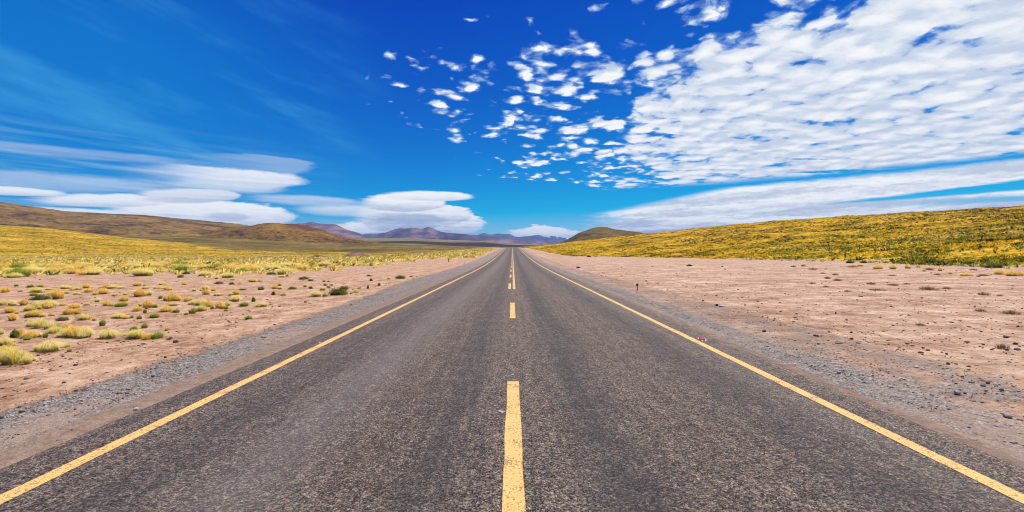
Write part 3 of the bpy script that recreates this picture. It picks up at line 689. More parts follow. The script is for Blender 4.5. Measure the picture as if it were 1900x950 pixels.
def make_proto(key, data, mat):
    v, q, t, a = data
    me_o = mesh_np('grass_tuft', v, q, mat, attrs={'tint': t, 'along': a}, smooth=False)
    me = me_o.data; bpy.data.objects.remove(me_o); PROTO.setdefault(key, []).append(me)
for i in range(5):
    make_proto('S', tuft_mesh(100 + i, lean=(0.20 if i % 2 else -0.16, -0.08), clumps=1 + i % 3), M_STRAW)
    make_proto('O', tuft_mesh(200 + i, lean=(0.18 if i % 2 else -0.14, -0.08), clumps=1 + i % 3, droop=1.1), M_ORANGE)
    make_proto('G', tuft_mesh(300 + i, lean=(0.02, 0.0), hgt=0.42, droop=0.3, clumps=1 + i % 3), M_GREEN)
for i in range(4):
    make_proto('D', cushion_mesh(400 + i), M_CUSH); make_proto('B', shrub_mesh(500 + i), M_BROWN)

plants = []      # (kind, px, py, width px, height px)
def crop(x0, y0, k, rows):
    for cx, by, w, h, t in rows: plants.append((t, x0 + cx / k, y0 + by / k, w / k, h / k))
crop(0, 520, 5.279, [(140,828,250,165,'S'),(30,800,170,130,'S'),(265,800,140,80,'S'),(110,745,170,90,'S'),(40,735,130,90,'O'),(40,640,130,70,'S'),(15,530,50,50,'S'),(145,565,95,70,'D'),(205,545,80,70,'O'),(310,565,150,60,'O'),(375,555,50,40,'G'),(445,560,70,50,'G'),(265,585,80,30,'G'),(405,470,160,90,'S'),(515,475,90,55,'O'),(545,520,150,60,'S'),(640,490,110,60,'O'),(650,555,150,80,'S'),(720,560,170,90,'O'),(840,560,150,90,'S'),(1050,570,200,80,'S'),(1003,445,80,60,'G'),(610,395,130,30,'D'),(480,700,200,95,'S'),(660,655,80,45,'S'),(680,700,50,30,'G'),
 (1310,495,90,50,'G'),(1415,470,100,50,'G'),(1290,560,150,70,'S'),(1360,575,160,80,'S'),(1540,570,170,70,'G'),(1380,415,30,15,'G'),(1635,495,50,35,'O'),(1670,578,45,22,'D'),(1115,905,60,22,'D'),(840,390,130,60,'S'),(1165,372,130,45,'S'),(1290,372,50,35,'G'),(1360,375,70,35,'G'),(1510,370,130,50,'G'),(120,395,90,60,'O'),(100,320,120,50,'O'),(360,360,150,60,'O'),(300,300,120,60,'S'),(380,275,130,70,'S'),(465,270,120,75,'S'),(495,350,60,30,'O'),
 (390,190,170,45,'D'),(570,185,150,85,'O'),(370,120,130,50,'S'),(330,150,90,30,'G'),(50,120,120,50,'O'),(30,245,90,50,'S'),(110,245,80,45,'S'),(240,245,90,60,'O'),(320,240,60,30,'G'),(690,335,110,60,'O'),(770,325,80,50,'O'),(745,275,110,45,'O'),(625,248,70,30,'S'),(860,245,60,30,'S'),(950,210,60,35,'S'),(1045,250,90,50,'O'),(1190,258,160,50,'G'),(1230,205,80,50,'O'),(1440,265,110,65,'O'),(1520,265,50,35,'G'),(1350,305,110,45,'O'),(1420,320,50,40,'G'),(1640,310,150,50,'O'),(1690,205,120,80,'O'),(1570,180,50,30,'G'),(1700,250,90,40,'S'),
 (880,120,100,40,'O'),(1000,135,120,50,'O'),(1370,160,130,70,'O'),(640,85,110,35,'S'),(770,95,90,35,'S'),(840,75,80,35,'O'),(480,95,70,25,'S'),(500,140,80,30,'S'),(660,130,60,28,'S'),(750,140,70,25,'S'),(1130,80,120,35,'S'),(1050,75,110,35,'O'),(1350,55,100,35,'O'),(1430,85,90,30,'S'),(1590,45,90,30,'S'),(1640,95,90,35,'O'),(1560,85,70,20,'O'),(300,70,90,22,'D'),(390,65,90,25,'G'),(160,60,50,25,'G'),(200,110,60,15,'G'),(1130,150,70,25,'S'),(1230,140,60,20,'S')])
crop(330, 500, 4.043, [(1040,203,105,40,'S'),(1205,192,150,50,'D'),(1250,150,70,25,'D'),(1325,190,75,32,'G'),(1125,257,40,15,'D'),(1300,275,25,15,'D'),(640,278,90,32,'S'),(495,277,90,32,'G'),(568,240,38,33,'D'),(430,240,75,40,'S'),(528,375,70,30,'G'),(185,362,15,10,'G'),(355,312,35,18,'G'),(110,330,80,45,'G'),(60,340,40,18,'G'),(190,312,85,50,'S'),(165,270,100,45,'S'),(230,280,80,45,'O'),(310,290,85,48,'O'),(370,272,60,35,'S'),(255,297,40,30,'G'),(130,262,80,35,'S'),(205,187,60,38,'O'),(200,155,60,35,'S'),(315,198,60,25,'S'),(125,162,45,22,'S'),(68,238,60,35,'O'),(435,187,75,30,'O'),(388,198,30,12,'G'),(267,160,45,22,'O'),(305,108,70,17,'D'),(405,112,55,17,'D'),(460,110,30,15,'O'),(560,93,80,25,'O'),(48,112,60,20,'O'),(412,80,45,17,'S'),(290,68,40,18,'S'),(705,38,70,18,'D'),(780,58,50,17,'S'),(820,52,25,10,'D'),(945,75,80,22,'D'),(998,85,40,12,'D'),(735,145,65,28,'O'),(762,122,35,13,'D'),(718,190,38,27,'D'),(790,195,60,15,'G'),(855,148,75,14,'D'),(622,152,60,22,'D'),(485,155,50,12,'D'),(957,130,40,22,'S'),(995,143,32,16,'D'),(1085,155,60,27,'S'),(1125,140,40,14,'D'),(1105,120,30,14,'D'),(1155,120,30,12,'G'),(1095,92,22,12,'D'),(1130,92,18,9,'D'),(1427,142,22,25,'D'),(1510,120,30,20,'D'),(1555,132,40,15,'G'),(1500,148,50,15,'S'),(1360,143,40,13,'G'),(1448,85,25,17,'D'),(1580,73,38,16,'S'),(1670,68,82,24,'D'),(1750,55,36,12,'G'),(1430,50,35,10,'D'),(165,50,25,12,'D'),(20,60,50,18,'D'),(60,35,60,20,'D')])
crop(1450, 360, 3.653, [(1000,650,110,25,'B'),(755,620,80,15,'B'),(655,655,110,14,'B'),(450,662,45,13,'B'),(210,607,50,12,'B'),(310,575,45,20,'B'),(380,588,65,18,'B'),(605,612,60,18,'B'),(850,612,45,12,'B'),(750,555,60,10,'B'),(365,550,50,15,'B'),(1120,642,65,15,'B'),(1370,685,70,25,'B'),(1480,690,40,12,'B'),(1550,815,120,28,'B'),(1345,795,80,20,'B'),(480,497,80,16,'B'),(210,512,60,14,'B'),(280,540,40,10,'B'),(300,628,40,10,'B'),(1265,555,90,20,'O'),(1370,555,80,15,'B'),(1480,545,100,30,'O'),(1600,555,110,35,'O'),(755,508,60,25,'O'),(665,508,60,25,'O'),(850,505,40,25,'O'),(1000,515,60,18,'B'),(1075,520,35,18,'O'),(1140,540,30,12,'O'),(925,497,40,15,'O'),(1300,515,50,12,'B'),(965,525,30,15,'O'),(1055,550,50,15,'B'),(950,478,50,14,'D'),(1430,500,120,35,'D'),(560,468,60,18,'D'),(460,468,60,20,'D'),(150,490,40,16,'B'),(80,495,40,14,'B'),(530,490,60,14,'O')])
plants += [('B', 1860, 648, 24, 10), ('B', 1708, 604, 16, 5)]
PR = random.Random(8)
for t, px, py, w, h in list(plants):       # small companions huddled against the bigger tufts
    if px < 800 and t in 'SO' and w > 13 and PR.random() < 0.85:
        for _ in range(1 if w < 22 else 2):
            k = PR.uniform(0.35, 0.65); plants.append((PR.choice('SSOG'), px + PR.choice((-1, 1)) * w * PR.uniform(0.35, 0.65), py + PR.uniform(-0.2, 0.12) * h, w * k, h * k * 1.1))
plants.sort(key=lambda p: -p[2])
KN = {'S': ('grass_tuft', 'grass tuft', 'straw-yellow'), 'O': ('grass_tuft', 'grass tuft', 'amber'), 'G': ('grass_tuft', 'grass tuft', 'yellow-green'), 'D': ('cushion_plant', 'cushion plant', 'olive'), 'B': ('dry_shrub', 'dry shrub', 'withered brown')}
ANCH = {'S': 0.36, 'O': 0.36, 'G': 0.42, 'D': 0.42, 'B': 0.2}
placed = []
for t, px, py, w, h in plants:
    X, Y, Z = land(px, py)
    wm = w / 900 * Y; hm_ = h / 900 * Y
    name, cat, colr = KN[t]
    me = PR.choice(PROTO[t]); o = bpy.data.objects.new(name, me); COL.objects.link(o)
    k = {'S': 1.12, 'O': 1.12, 'G': 1.12, 'D': 1.08, 'B': 1.1}[t]
    o.scale = (wm * k, max(wm * k * 0.85, 0.12), max(hm_ * 1.38 / {'S': .36, 'O': .34, 'G': .43, 'D': .42, 'B': .22}[t], wm * 0.8)); o.rotation_euler.z = PR.uniform(-0.6, 0.6) if t != 'D' else PR.uniform(0, 6.28)
    Y += wm * 0.25; X *= 1 + wm * 0.25 / Y
    o.location = (X, Y, float(zg_all(X, Y)) - 0.01)
    o['category'] = cat; placed.append([o, t, px, py, w, h])

# the rest of the dense belt: the nearest ones as tufts of their own, the rest as one field
rs = np.random.default_rng(77)
def belt_density(x, y):
    n = fbm(x / 9.0, y / 9.0, 4, 61)
    lim = 47 + 14 * fbm(x / 10.0, x * 0 + 3, 4, 5)
    d = sstep(y, lim - 22, lim + 3) ** 2.6 * np.where(x < 0, 1 - sstep(x, -21 - np.clip((y - 130) * -0.02, -3, 3), -15), 0)
    near = sstep(-x, 7.5, 10) * sstep(y, 88, 125) * (x < 0)
    return np.maximum(d, near) * np.clip(0.9 + n * 2.4, 0.05, 1.2)
N0 = 95000
yb = np.sqrt(rs.random(N0)) * 300 + 0; ub = -rs.random(N0) * 1.55; xb = ub * yb
keep = rs.random(N0) < belt_density(xb, yb) * np.clip(1.25 - yb / 420, 0.35, 1)
xb, yb = xb[keep], yb[keep]
order = np.argsort(yb); xb, yb = xb[order], yb[order]
sizes = np.clip(rs.lognormal(-0.18, 0.40, len(xb)), 0.28, 1.9)
n_own = 300 - sum(1 for p in placed if p[1] in 'SOG')
inview = np.nonzero((xb / yb > -1.07) & (yb > 30))[0]
score = sizes[inview] / yb[inview]
own = inview[np.argsort(-score)[:n_own]]
for i in own:
    t = rs.choice(list('SSSSSOOOSSG')); me = PROTO[t][rs.integers(5)]
    o = bpy.data.objects.new('grass_tuft', me); COL.objects.link(o); w = sizes[i] * 1.1
    o.scale = (w, w * 0.9, w * 1.05); o.rotation_euler.z = rs.uniform(-.7, .7); o.location = (xb[i], yb[i], float(zg_all(xb[i], yb[i])) - 0.01)
    o['category'] = 'grass tuft'
    py = CY + 900 * (H - o.location.z) / yb[i]; placed.append([o, t, CX + 900 * xb[i] / yb[i], py, w / yb[i] * 900, 0])
rest = np.setdiff1d(np.arange(len(xb)), own)

def field(name, x, y, z, size, kindcol, mat, nb=11, seed=1, wid=0.05):
    """many small tufts as one field mesh; kindcol (n,3) is each tuft's own colour"""
    r = np.random.default_rng(seed); n = len(x)
    a = r.random((n, nb)) * 2 * np.pi; rr = np.sqrt(r.random((n, nb))) * 0.26
    s = size[:, None]
    bx = x[:, None] + rr * np.cos(a) * s; by = y[:, None] + rr * np.sin(a) * s
    out = (0.1 + rr) * 0.95
    tx = bx + out * np.cos(a) * s + 0.09 * s; ty = by + out * np.sin(a) * s
    h = s * (0.17 + 0.19 * r.random((n, nb))) * (1.15 - rr * 1.6)
    wv = wid * s * (0.7 + 0.6 * r.random((n, nb)))
    dxp = -np.sin(a) * wv; dyp = np.cos(a) * wv
    z0 = z[:, None] + 0 * bx
    v = np.stack([np.stack([bx - dxp, by - dyp, z0 - 0.02], -1), np.stack([bx + dxp, by + dyp, z0 - 0.02], -1),
                  np.stack([(bx * .45 + tx * .55) + dxp * .9, (by * .45 + ty * .55) + dyp * .9, z0 + h * .75], -1), np.stack([tx, ty, z0 + h * .95], -1)], 2).reshape(-1, 3)
    q = np.arange(len(v)).reshape(-1, 4)
    c = np.repeat(kindcol, nb * 4, axis=0) * np.repeat(0.8 + 0.4 * r.random((n * nb, 1)), 4, axis=0)
    return kind(mesh_np(name, v, q, mat, attrs={'tuft_colour': np.clip(c, 0, 1)}, smooth=False), 'stuff')
m, g, b = newmat('grass_field', 0.8, 0.1)
at = g.n('ShaderNodeAttribute', attribute_name='tuft_colour'); g.L.new(at.outputs['Color'], b.inputs['Base Color'])
tr = g.n('ShaderNodeBsdfTranslucent'); g.L.new(at.outputs['Color'], tr.inputs['Color']); mxs = g.n('ShaderNodeMixShader'); mxs.inputs[0].default_value = 0.2; upnormal(g, b)
g.L.new(b.outputs[0], mxs.inputs[1]); g.L.new(tr.outputs[0], mxs.inputs[2]); g.L.new(mxs.outputs[0], m.node_tree.nodes['Material Output'].inputs['Surface'])
M_FIELD = m
CL = np.array([[.80, .60, .15], [.90, .74, .28], [.72, .44, .055], [.64, .47, .05], [.36, .34, .03], [.10, .105, .018]])
kc = CL[rs.choice(6, len(rest), p=[.38, .20, .20, .12, .07, .03])]
# thin cover: the sparse zone before the belt, and the sand further to the left
n = 420; ye = 8 + 42 * np.sqrt(rs.random(n)); ue = -1.10 - 1.3 * rs.random(n); xe = ue * ye
n = 150; y2 = rs.uniform(40, 60, n); x2 = -20 - rs.random(n) ** 0.8 * (y2 * 1.05 - 20)
xf, yf, sf_ = np.concatenate([xb[rest], xe, x2]), np.concatenate([yb[rest], ye, y2]), np.concatenate([sizes[rest], rs.uniform(.3, 1.1, 420), rs.uniform(.25, .7, n)])
kc = np.concatenate([kc, CL[rs.choice(6, 420 + n, p=[.32, .20, .22, .10, .10, .06])]])
field('grass_field', xf, yf, zg_all(xf, yf), sf_ * 1.25, kc, M_FIELD, nb=15, wid=0.042)
# right slope cover
N1 = 120000
uu = 0.02 + rs.random(N1) * 1.5; tt = rs.random(N1) ** 1.15 * 1.02
X, Y, Z = rslope.at(uu, tt)
den = np.clip(0.72 + 2.0 * fbm(X / 14.0, Y / 14.0, 4, 31), 0.1, 1.0) * (0.25 + 0.75 * sstep(tt, 0.0, 0.05)) 
kp = (rs.random(N1) < den); X, Y, Z, tt2 = X[kp], Y[kp], Z[kp], tt[kp]
yel = fbm(X / 22.0, Y / 22.0, 3, 44)
pc = rs.random(len(X)); 
CR = np.array([[.96, .545, .006], [.94, .65, .14], [.74, .43, .005], [.27, .25, .006], [.034, .034, .005], [.028, .017, .012]])  # fifth colour is dark scrub, pushed near black to paint shade on the slope
base = np.where(pc[:, None] < 0.44 + yel[:, None] * 1.3, CR[0], np.where(pc[:, None] < 0.58, CR[1], np.where(pc[:, None] < 0.72, CR[2], np.where(pc[:, None] < 0.88, CR[3], CR[4]))))
cl = fbm(X / 5.0, Y / 7.0, 4, 55); dk = (cl > 0.06) & (rs.random(len(X)) < 0.62); base[dk] = np.where(rs.random((dk.sum(), 1)) < 0.5, CR[4], CR[3] * 0.8)
big = fbm(X / 45.0, Y / 30.0, 3, 57); bk = (big > 0.10) & (rs.random(len(X)) < 0.5); base[bk] = CR[3]
gr = (rs.random(len(X)) < 0.75 * gauss(tt2, 0.03, 0.07) * sstep(X / Y, 0.35, 0.6)); base[gr] = CR[3] * 1.05
rk = fbm(X / 30.0, Y / 12.0, 4, 92); isr = (rk > 0.12) & (tt2 > 0.40) & (rs.random(len(X)) < 0.8); base[isr] = CR[5]
sz = np.clip(rs.lognormal(-0.35, 0.35, len(X)), 0.25, 1.5) * np.where(dk, 1.35, 1.0)
field('slope_grass', X, Y, Z, sz * 1.15, base, M_FIELD, nb=9, seed=5, wid=0.06)
# left slope and the plain beyond the belt: low scrub
N2 = 60000
uu = -1.5 + rs.random(N2) * 1.45; tt = rs.random(N2) ** 1.1 * 1.01
X, Y, Z = lslope.at(uu, tt)
kp = rs.random(N2) < np.clip(0.5 + 2.2 * fbm(X / 30.0, Y / 30.0, 4, 35), 0.05, 1.0); X, Y, Z = X[kp], Y[kp], Z[kp]
pc = rs.random(len(X)); base = np.where(pc[:, None] < 0.45, CL[0] * [.9, .85, .6], np.where(pc[:, None] < 0.72, CL[2], np.where(pc[:, None] < 0.9, CR[3], CR[4])))
field('slope_grass', X, Y, Z, np.clip(rs.lognormal(0, 0.35, len(X)), 0.4, 2.0) * 1.3, base, M_FIELD, nb=6, seed=6, wid=0.10)

# ------------------------------------------------------------------ stones, gravel, mounds
def ico():
    p = (1 + 5 ** .5) / 2
    v = np.array([(-1, p, 0), (1, p, 0), (-1, -p, 0), (1, -p, 0), (0, -1, p), (0, 1, p), (0, -1, -p), (0, 1, -p), (p, 0, -1), (p, 0, 1), (-p, 0, -1), (-p, 0, 1)], float)
    v /= np.linalg.norm(v[0])
    f = np.array([(0, 11, 5), (0, 5, 1), (0, 1, 7), (0, 7, 10), (0, 10, 11), (1, 5, 9), (5, 11, 4), (11, 10, 2), (10, 7, 6), (7, 1, 8), (3, 9, 4), (3, 4, 2), (3, 2, 6), (3, 6, 8), (3, 8, 9), (4, 9, 5), (2, 4, 11), (6, 2, 10), (8, 6, 7), (9, 8, 1)])
    return v, f
IV, IF = ico()
def zroadside(x, y):
    on = (np.abs(x) < 6.9); a = np.abs(x)
    return np.where(a < 4.0, zr(y) + 0.03, np.where(on, zr(y) + 0.008, zg(x, y) - 0.012))
m, g, b = newmat('loose_stone', 0.95, 0.04)
at = g.n('ShaderNodeAttribute', attribute_name='stone_colour')
g.put(b.inputs['Base Color'], g.mix(g.ss(g.noise(pos(g), 60.0, 4, 0.6), 0.35, 0.65) * 0.35, V(g, at.outputs['Color']), (0.20, 0.15, 0.12))); M_STONE = m
def gravel(name, x, y, size, colr, seed):
    r = np.random.default_rng(seed); n = len(x)
    sc = size[:, None] * np.stack([r.uniform(.7, 1.4, n), r.uniform(.7, 1.2, n), r.uniform(.35, .7, n)], 1) * 0.5
    a = r.random(n) * 6.28; c, s_ = np.cos(a), np.sin(a)
    v = IV[None] * (1 + r.uniform(-.28, .28, (n, 12, 1))) * sc[:, None, :]
    vx = v[..., 0] * c[:, None] - v[..., 1] * s_[:, None]; vy = v[..., 0] * s_[:, None] + v[..., 1] * c[:, None]
    P = np.stack([vx + x[:, None], vy + y[:, None], v[..., 2] + zroadside(x, y)[:, None] + sc[:, 2:3] * 0.5], -1).reshape(-1, 3)
    f = (IF[None] + (np.arange(n) * 12)[:, None, None]).reshape(-1, 3)
    return kind(mesh_np(name, P, None, M_STONE, attrs={'stone_colour': np.repeat(colr, 12, 0)}, tris=f, smooth=False), 'stuff')
r = np.random.default_rng(99)
def dist(n, a, b_): return np.exp(r.uniform(np.log(a), np.log(b_), n))
GC = np.array([[.26, .22, .19], [.37, .32, .27], [.48, .41, .35], [.15, .115, .085], [.52, .34, .22], [.35, .32, .28], [.62, .55, .47]])
n = 9000; y = dist(n, 2.2, 55); x = 4.45 + 2.6 * r.random(n) ** 1.2
gravel('gravel', x, y, np.clip(r.lognormal(-4.15, 0.42, n), .008, .055), GC[r.choice(7, n, p=[.2, .22, .19, .05, .18, .06, .10])], 1)
n = 5000; y = dist(n, 2.2, 50); x = -(4.55 + 1.15 * r.random(n))
gravel('gravel', x, y, np.clip(r.lognormal(-4.1, 0.4, n), .008, .05), GC[r.choice(7, n, p=[.22, .24, .15, .16, .1, .08, .05])], 2)
SC = np.array([[.12, .058, .030], [.24, .13, .07], [.13, .085, .06], [.45, .36, .30], [.33, .22, .16], [.24, .23, .23]])
n = 3600; y = dist(n, 4, 110); x = 6.0 + y * r.random(n) ** 0.9 * 1.25
gravel('scattered_stones', x, y, np.clip(r.lognormal(-3.75, 0.6, n), .010, .16) * (1 + y / 60), SC[r.choice(6, n, p=[.34, .26, .08, .13, .15, .04])], 3)
n = 3200; y = dist(n, 4, 90); x = -(5.8 + y * r.random(n) ** 0.9 * 1.2)
gravel('scattered_stones', x, y, np.clip(r.lognormal(-3.8, 0.55, n), .010, .12) * (1 + y / 80), SC[r.choice(6, n, p=[.32, .26, .12, .08, .16, .06])], 4)

n = 900; y = dist(n, 5, 60); x = -(6.3 + 2.6 * r.random(n))
gravel('dirt_clods', x, y, np.clip(r.lognormal(-3.6, 0.5, n), .012, .10), SC[r.choice([0, 1, 4], n, p=[.45, .4, .15])], 9)
n = 2600; y = dist(n, 8, 90); x = 6.5 + y * r.random(n) * 1.0
gravel('dirt_clods', x, y, np.clip(r.lognormal(-3.6, 0.5, n), .012, .12), SC[r.choice([0, 1, 4], n, p=[.5, .35, .15])], 10)
def mat_flat(name, c, rough=0.8, metal=0.0, n=None):
    m, g, b = newmat(name, rough, 0.3); b.inputs['Metallic'].default_value = metal; b.inputs['Specular IOR Level'].default_value = 0.08
    k = g.noise(V(g, g.n('ShaderNodeTexCoord').outputs['Object']), n or 12.0, 5, 0.65)
    g.put(b.inputs['Base Color'], g.mix(g.ss(k, 0.3, 0.7), tuple(v * .68 for v in c), tuple(min(1, v * 1.15) for v in c))); bump(g, b, k, 0.5, 0.01)
    return m
RM = {'pale': mat_flat('pale_stone', (.62, .56, .50)), 'dark': mat_flat('dark_stone', (.085, .050, .032)), 'grey': mat_flat('bluish_grey_stone', (.40, .37, .33)), 'brown': mat_flat('brown_stone', (.17, .095, .06))}
def rock_mesh(seed):
    import bmesh
    bm = bmesh.new(); bmesh.ops.create_icosphere(bm, subdivisions=3, radius=0.5)
    rr = np.random.default_rng(seed); pl = rr.normal(0, 1, (9, 3)); pl /= np.linalg.norm(pl, axis=1)[:, None]; dd = rr.uniform(.28, .42, 9)
    for v in bm.verts:
        p = np.array(v.co)
        for nrm, d_ in zip(pl, dd):
            k = p @ nrm - d_
            if k > 0: p = p - nrm * k
        v.co = p + 0.02 * rr.normal(0, 1, 3) * 0.5
    me = bpy.data.meshes.new('rock'); bm.to_mesh(me); bm.free(); return me
ROCKS = [(1330, 567.5, 5, 5, 'dark', 'small black lump standing in for the dark hollow end of the long pale stone'), (1338, 569, 11, 4, 'pale', 'long pale stone on the right verge, beside a small black lump'),  # black lump is added in place of a dark hollow in the pale stone
 (1304, 559, 4, 3, 'dark', 'dark stone between the marker post and the long pale stone'), (1551, 582, 4, 4, 'dark', 'round dark stone alone in the middle of the right sand'),
 (1557, 637, 15, 5, 'grey', 'flat bluish grey stone at the outer rim of the right gravel'), (1701, 682, 10, 5, 'pale', 'pale stone at the gravel rim, below the olive stained earth'),
 (1714, 687, 7, 4, 'pale', 'smaller pale stone just right of another pale stone at the gravel rim'), (1604, 712, 9, 5, 'grey', 'bluish grey stone halfway across the right gravel'),
 (1653, 719, 10, 5, 'pale', 'pale stone in the gravel between two bluish grey stones'), (1776, 731, 13, 8, 'grey', 'chunky bluish grey stone in the right gravel'),
 (1868, 775, 18, 9, 'grey', 'flat bluish grey stone nearest the camera on the right gravel'), (1817, 787, 15, 6, 'pale', 'broad pale stone nearest the camera on the right gravel'),
 (1866, 627, 9, 4, 'dark', 'dark flat stone near the right edge, far from the gravel'), (1418, 616, 8, 4, 'dark', 'dark stone on the inner gravel rim right of the crushed can'),
 (1280, 494, 12, 4, 'dark', 'wide dark stone far out on the right sand near the slope'), (1557, 693, 9, 5, 'grey', 'bluish grey stone in gravel beside the sand drift on the asphalt'),
 (252, 761, 8, 6, 'pale', 'white stone lying on the sand drift left of the yellow line'), (593, 637, 6, 2, 'pale', 'white chip just left of the left yellow edge line'),
 (307, 664, 6, 4, 'brown', 'brown stone on the left sand near the gravel rim'), (292, 660, 5, 3, 'brown', 'smaller brown stone left of the brown stone by the gravel rim'),
 (93, 671, 9, 4, 'grey', 'bluish stone in front of the combed straw tuft'), (131, 667, 8, 4, 'grey', 'bluish stone right of another in front of the combed tuft'),
 (208, 610, 9, 4, 'pale', 'pale stone behind the straw and green tuft pair'), (326, 636, 9, 6, 'brown', 'brown lump right of the green end of the tuft cluster'),
 (1093, 476.8, 9, 3, 'dark', 'wide dark stone far along the right sand near the crest'), (1073, 497.5, 8, 3, 'dark', 'dark stone nearest the road on the far right sand')]
for i, (px, py, w, h, c, lab) in enumerate(ROCKS):
    d = 900 * H / (py - CY)
    for _ in range(8):
        X = (px - CX) / 900 * d; z = float(zroadside(np.array(X), np.array(d))); d = 900 * (H - z) / (py - CY)
    me = rock_mesh(700 + i); me.materials.append(RM[c]); o = bpy.data.objects.new('stone', me); COL.objects.link(o)
    wm = w / 900 * d * 1.05; hm_ = h / 900 * d * 1.2; o.scale = (wm, wm * 0.8, hm_); o.location = (X, d, z + hm_ * 0.28); o.rotation_euler.z = i * 0.7 % 0.6
    tag(o, lab, 'stone', 'stones lying beside the road')
M_DIRT = mat_hill('heaped_dirt', [(0.36, (0.13, 0.070, 0.042)), (0.5, (0.27, 0.155, 0.10)), (0.66, (0.40, 0.25, 0.17))], 0.6, 3.0, dots=(1.6, (0.07, 0.045, 0.03), 0.7), bumpd=0.15, bs=0.9)
for px, w, hpx, base, lab in [(653, 56, 10.5, 482, 'tallest heap of reddish dirt, rightmost of three beyond the sand'), (584, 50, 7.5, 481.5, 'middle heap of reddish dirt among the yellow tufts'), (490, 30, 5.0, 478.5, 'lowest and leftmost heap of reddish dirt among the tufts')]:
    d = 1548 / (base - CY); X = (px - CX) / 900 * d; R_ = w / 900 * d / 2 * 1.15; hh = hpx / 900 * d * 1.1
    U, Vv = np.meshgrid(np.linspace(-1, 1, 70), np.linspace(-1, 1, 50), indexing='ij'); rr = np.hypot(U, Vv)
    xx = U * R_; yv = Vv * R_ * 0.8
    zz = hh * np.clip(1 - rr ** 1.5, -0.3, 1) * (1 + 0.5 * fbm(xx * .5 + px, yv * .5, 4, 3)) + 0.10 * fbm(xx * 2, yv * 2, 4, 5)
    o = mesh_np('dirt_mound', np.stack([xx, yv, zz - 0.1], -1).reshape(-1, 3), grid_quads(70, 50), M_DIRT); o.location = (X, d + R_ * .8, float(zg(X, d + R_))); tag(o, lab, 'dirt mound', 'dirt heaps on the left plain')

# ------------------------------------------------------------------ marker posts and crushed can
def boxmesh(name, sx, sy, z0, z1, mat, parent, bev=0.12, top=1.0, jit=0, seed=0):
    import bmesh
    bm = bmesh.new(); bmesh.ops.create_cube(bm, size=1)
    for v in bm.verts:
        k = top if v.co.z > 0 else 1.0
        v.co.x *= sx * k; v.co.y *= sy * k; v.co.z = z0 if v.co.z < 0 else z1
    bmesh.ops.bevel(bm, geom=bm.edges[:], offset=min(sx, sy) * bev, segments=2, affect='EDGES')
    bmesh.ops.subdivide_edges(bm, edges=[e for e in bm.edges if e.calc_length() > (z1 - z0) * 0.5], cuts=4)
    rr = random.Random(seed)
    for v in bm.verts: v.co.x += rr.uniform(-jit, jit); v.co.y += rr.uniform(-jit, jit)
    me = bpy.data.meshes.new(name); bm.to_mesh(me); bm.free(); me.materials.append(mat)
    o = bpy.data.objects.new(name, me); COL.objects.link(o); o.parent = parent; return o
M_WOOD = mat_flat('weathered_stake', (.21, .135, .045), 0.85, n=30); M_CAPD = mat_flat('dark_wooden_head', (.06, .035, .018), 0.8, n=40)
def post(px, py, hpx, lab, tilt, dark=False):
    d = 900 * H / (py - CY)
    for _ in range(10):
        X = (px - CX) / 900 * d; z = float(zroadside(np.array(X), np.array(d))); d = 900 * (H - z) / (py - CY)
    e = bpy.data.objects.new('marker_post', None); COL.objects.link(e); e.location = (X, d, z - 0.03); e.rotation_euler = (0.02, tilt, 0.2)
    hgt = hpx / 900 * d + 0.03; wd = 0.035 if not dark else 0.09
    boxmesh('stake', wd, wd * 0.9, 0, hgt - 0.07, M_CAPD if dark else M_WOOD, e, jit=0.001)
    boxmesh('head', wd * 2.6, wd * 1.7, hgt - 0.11, hgt, M_CAPD, e, bev=0.2, top=0.92, jit=0.003)
    tag(e, lab, 'marker post')
post(1183, 539, 13, 'short wooden marker stake with dark head on the right gravel verge', -0.07)
post(823, 487, 6.5, 'small dark post standing on the left sand close to the crest', 0.05, True)

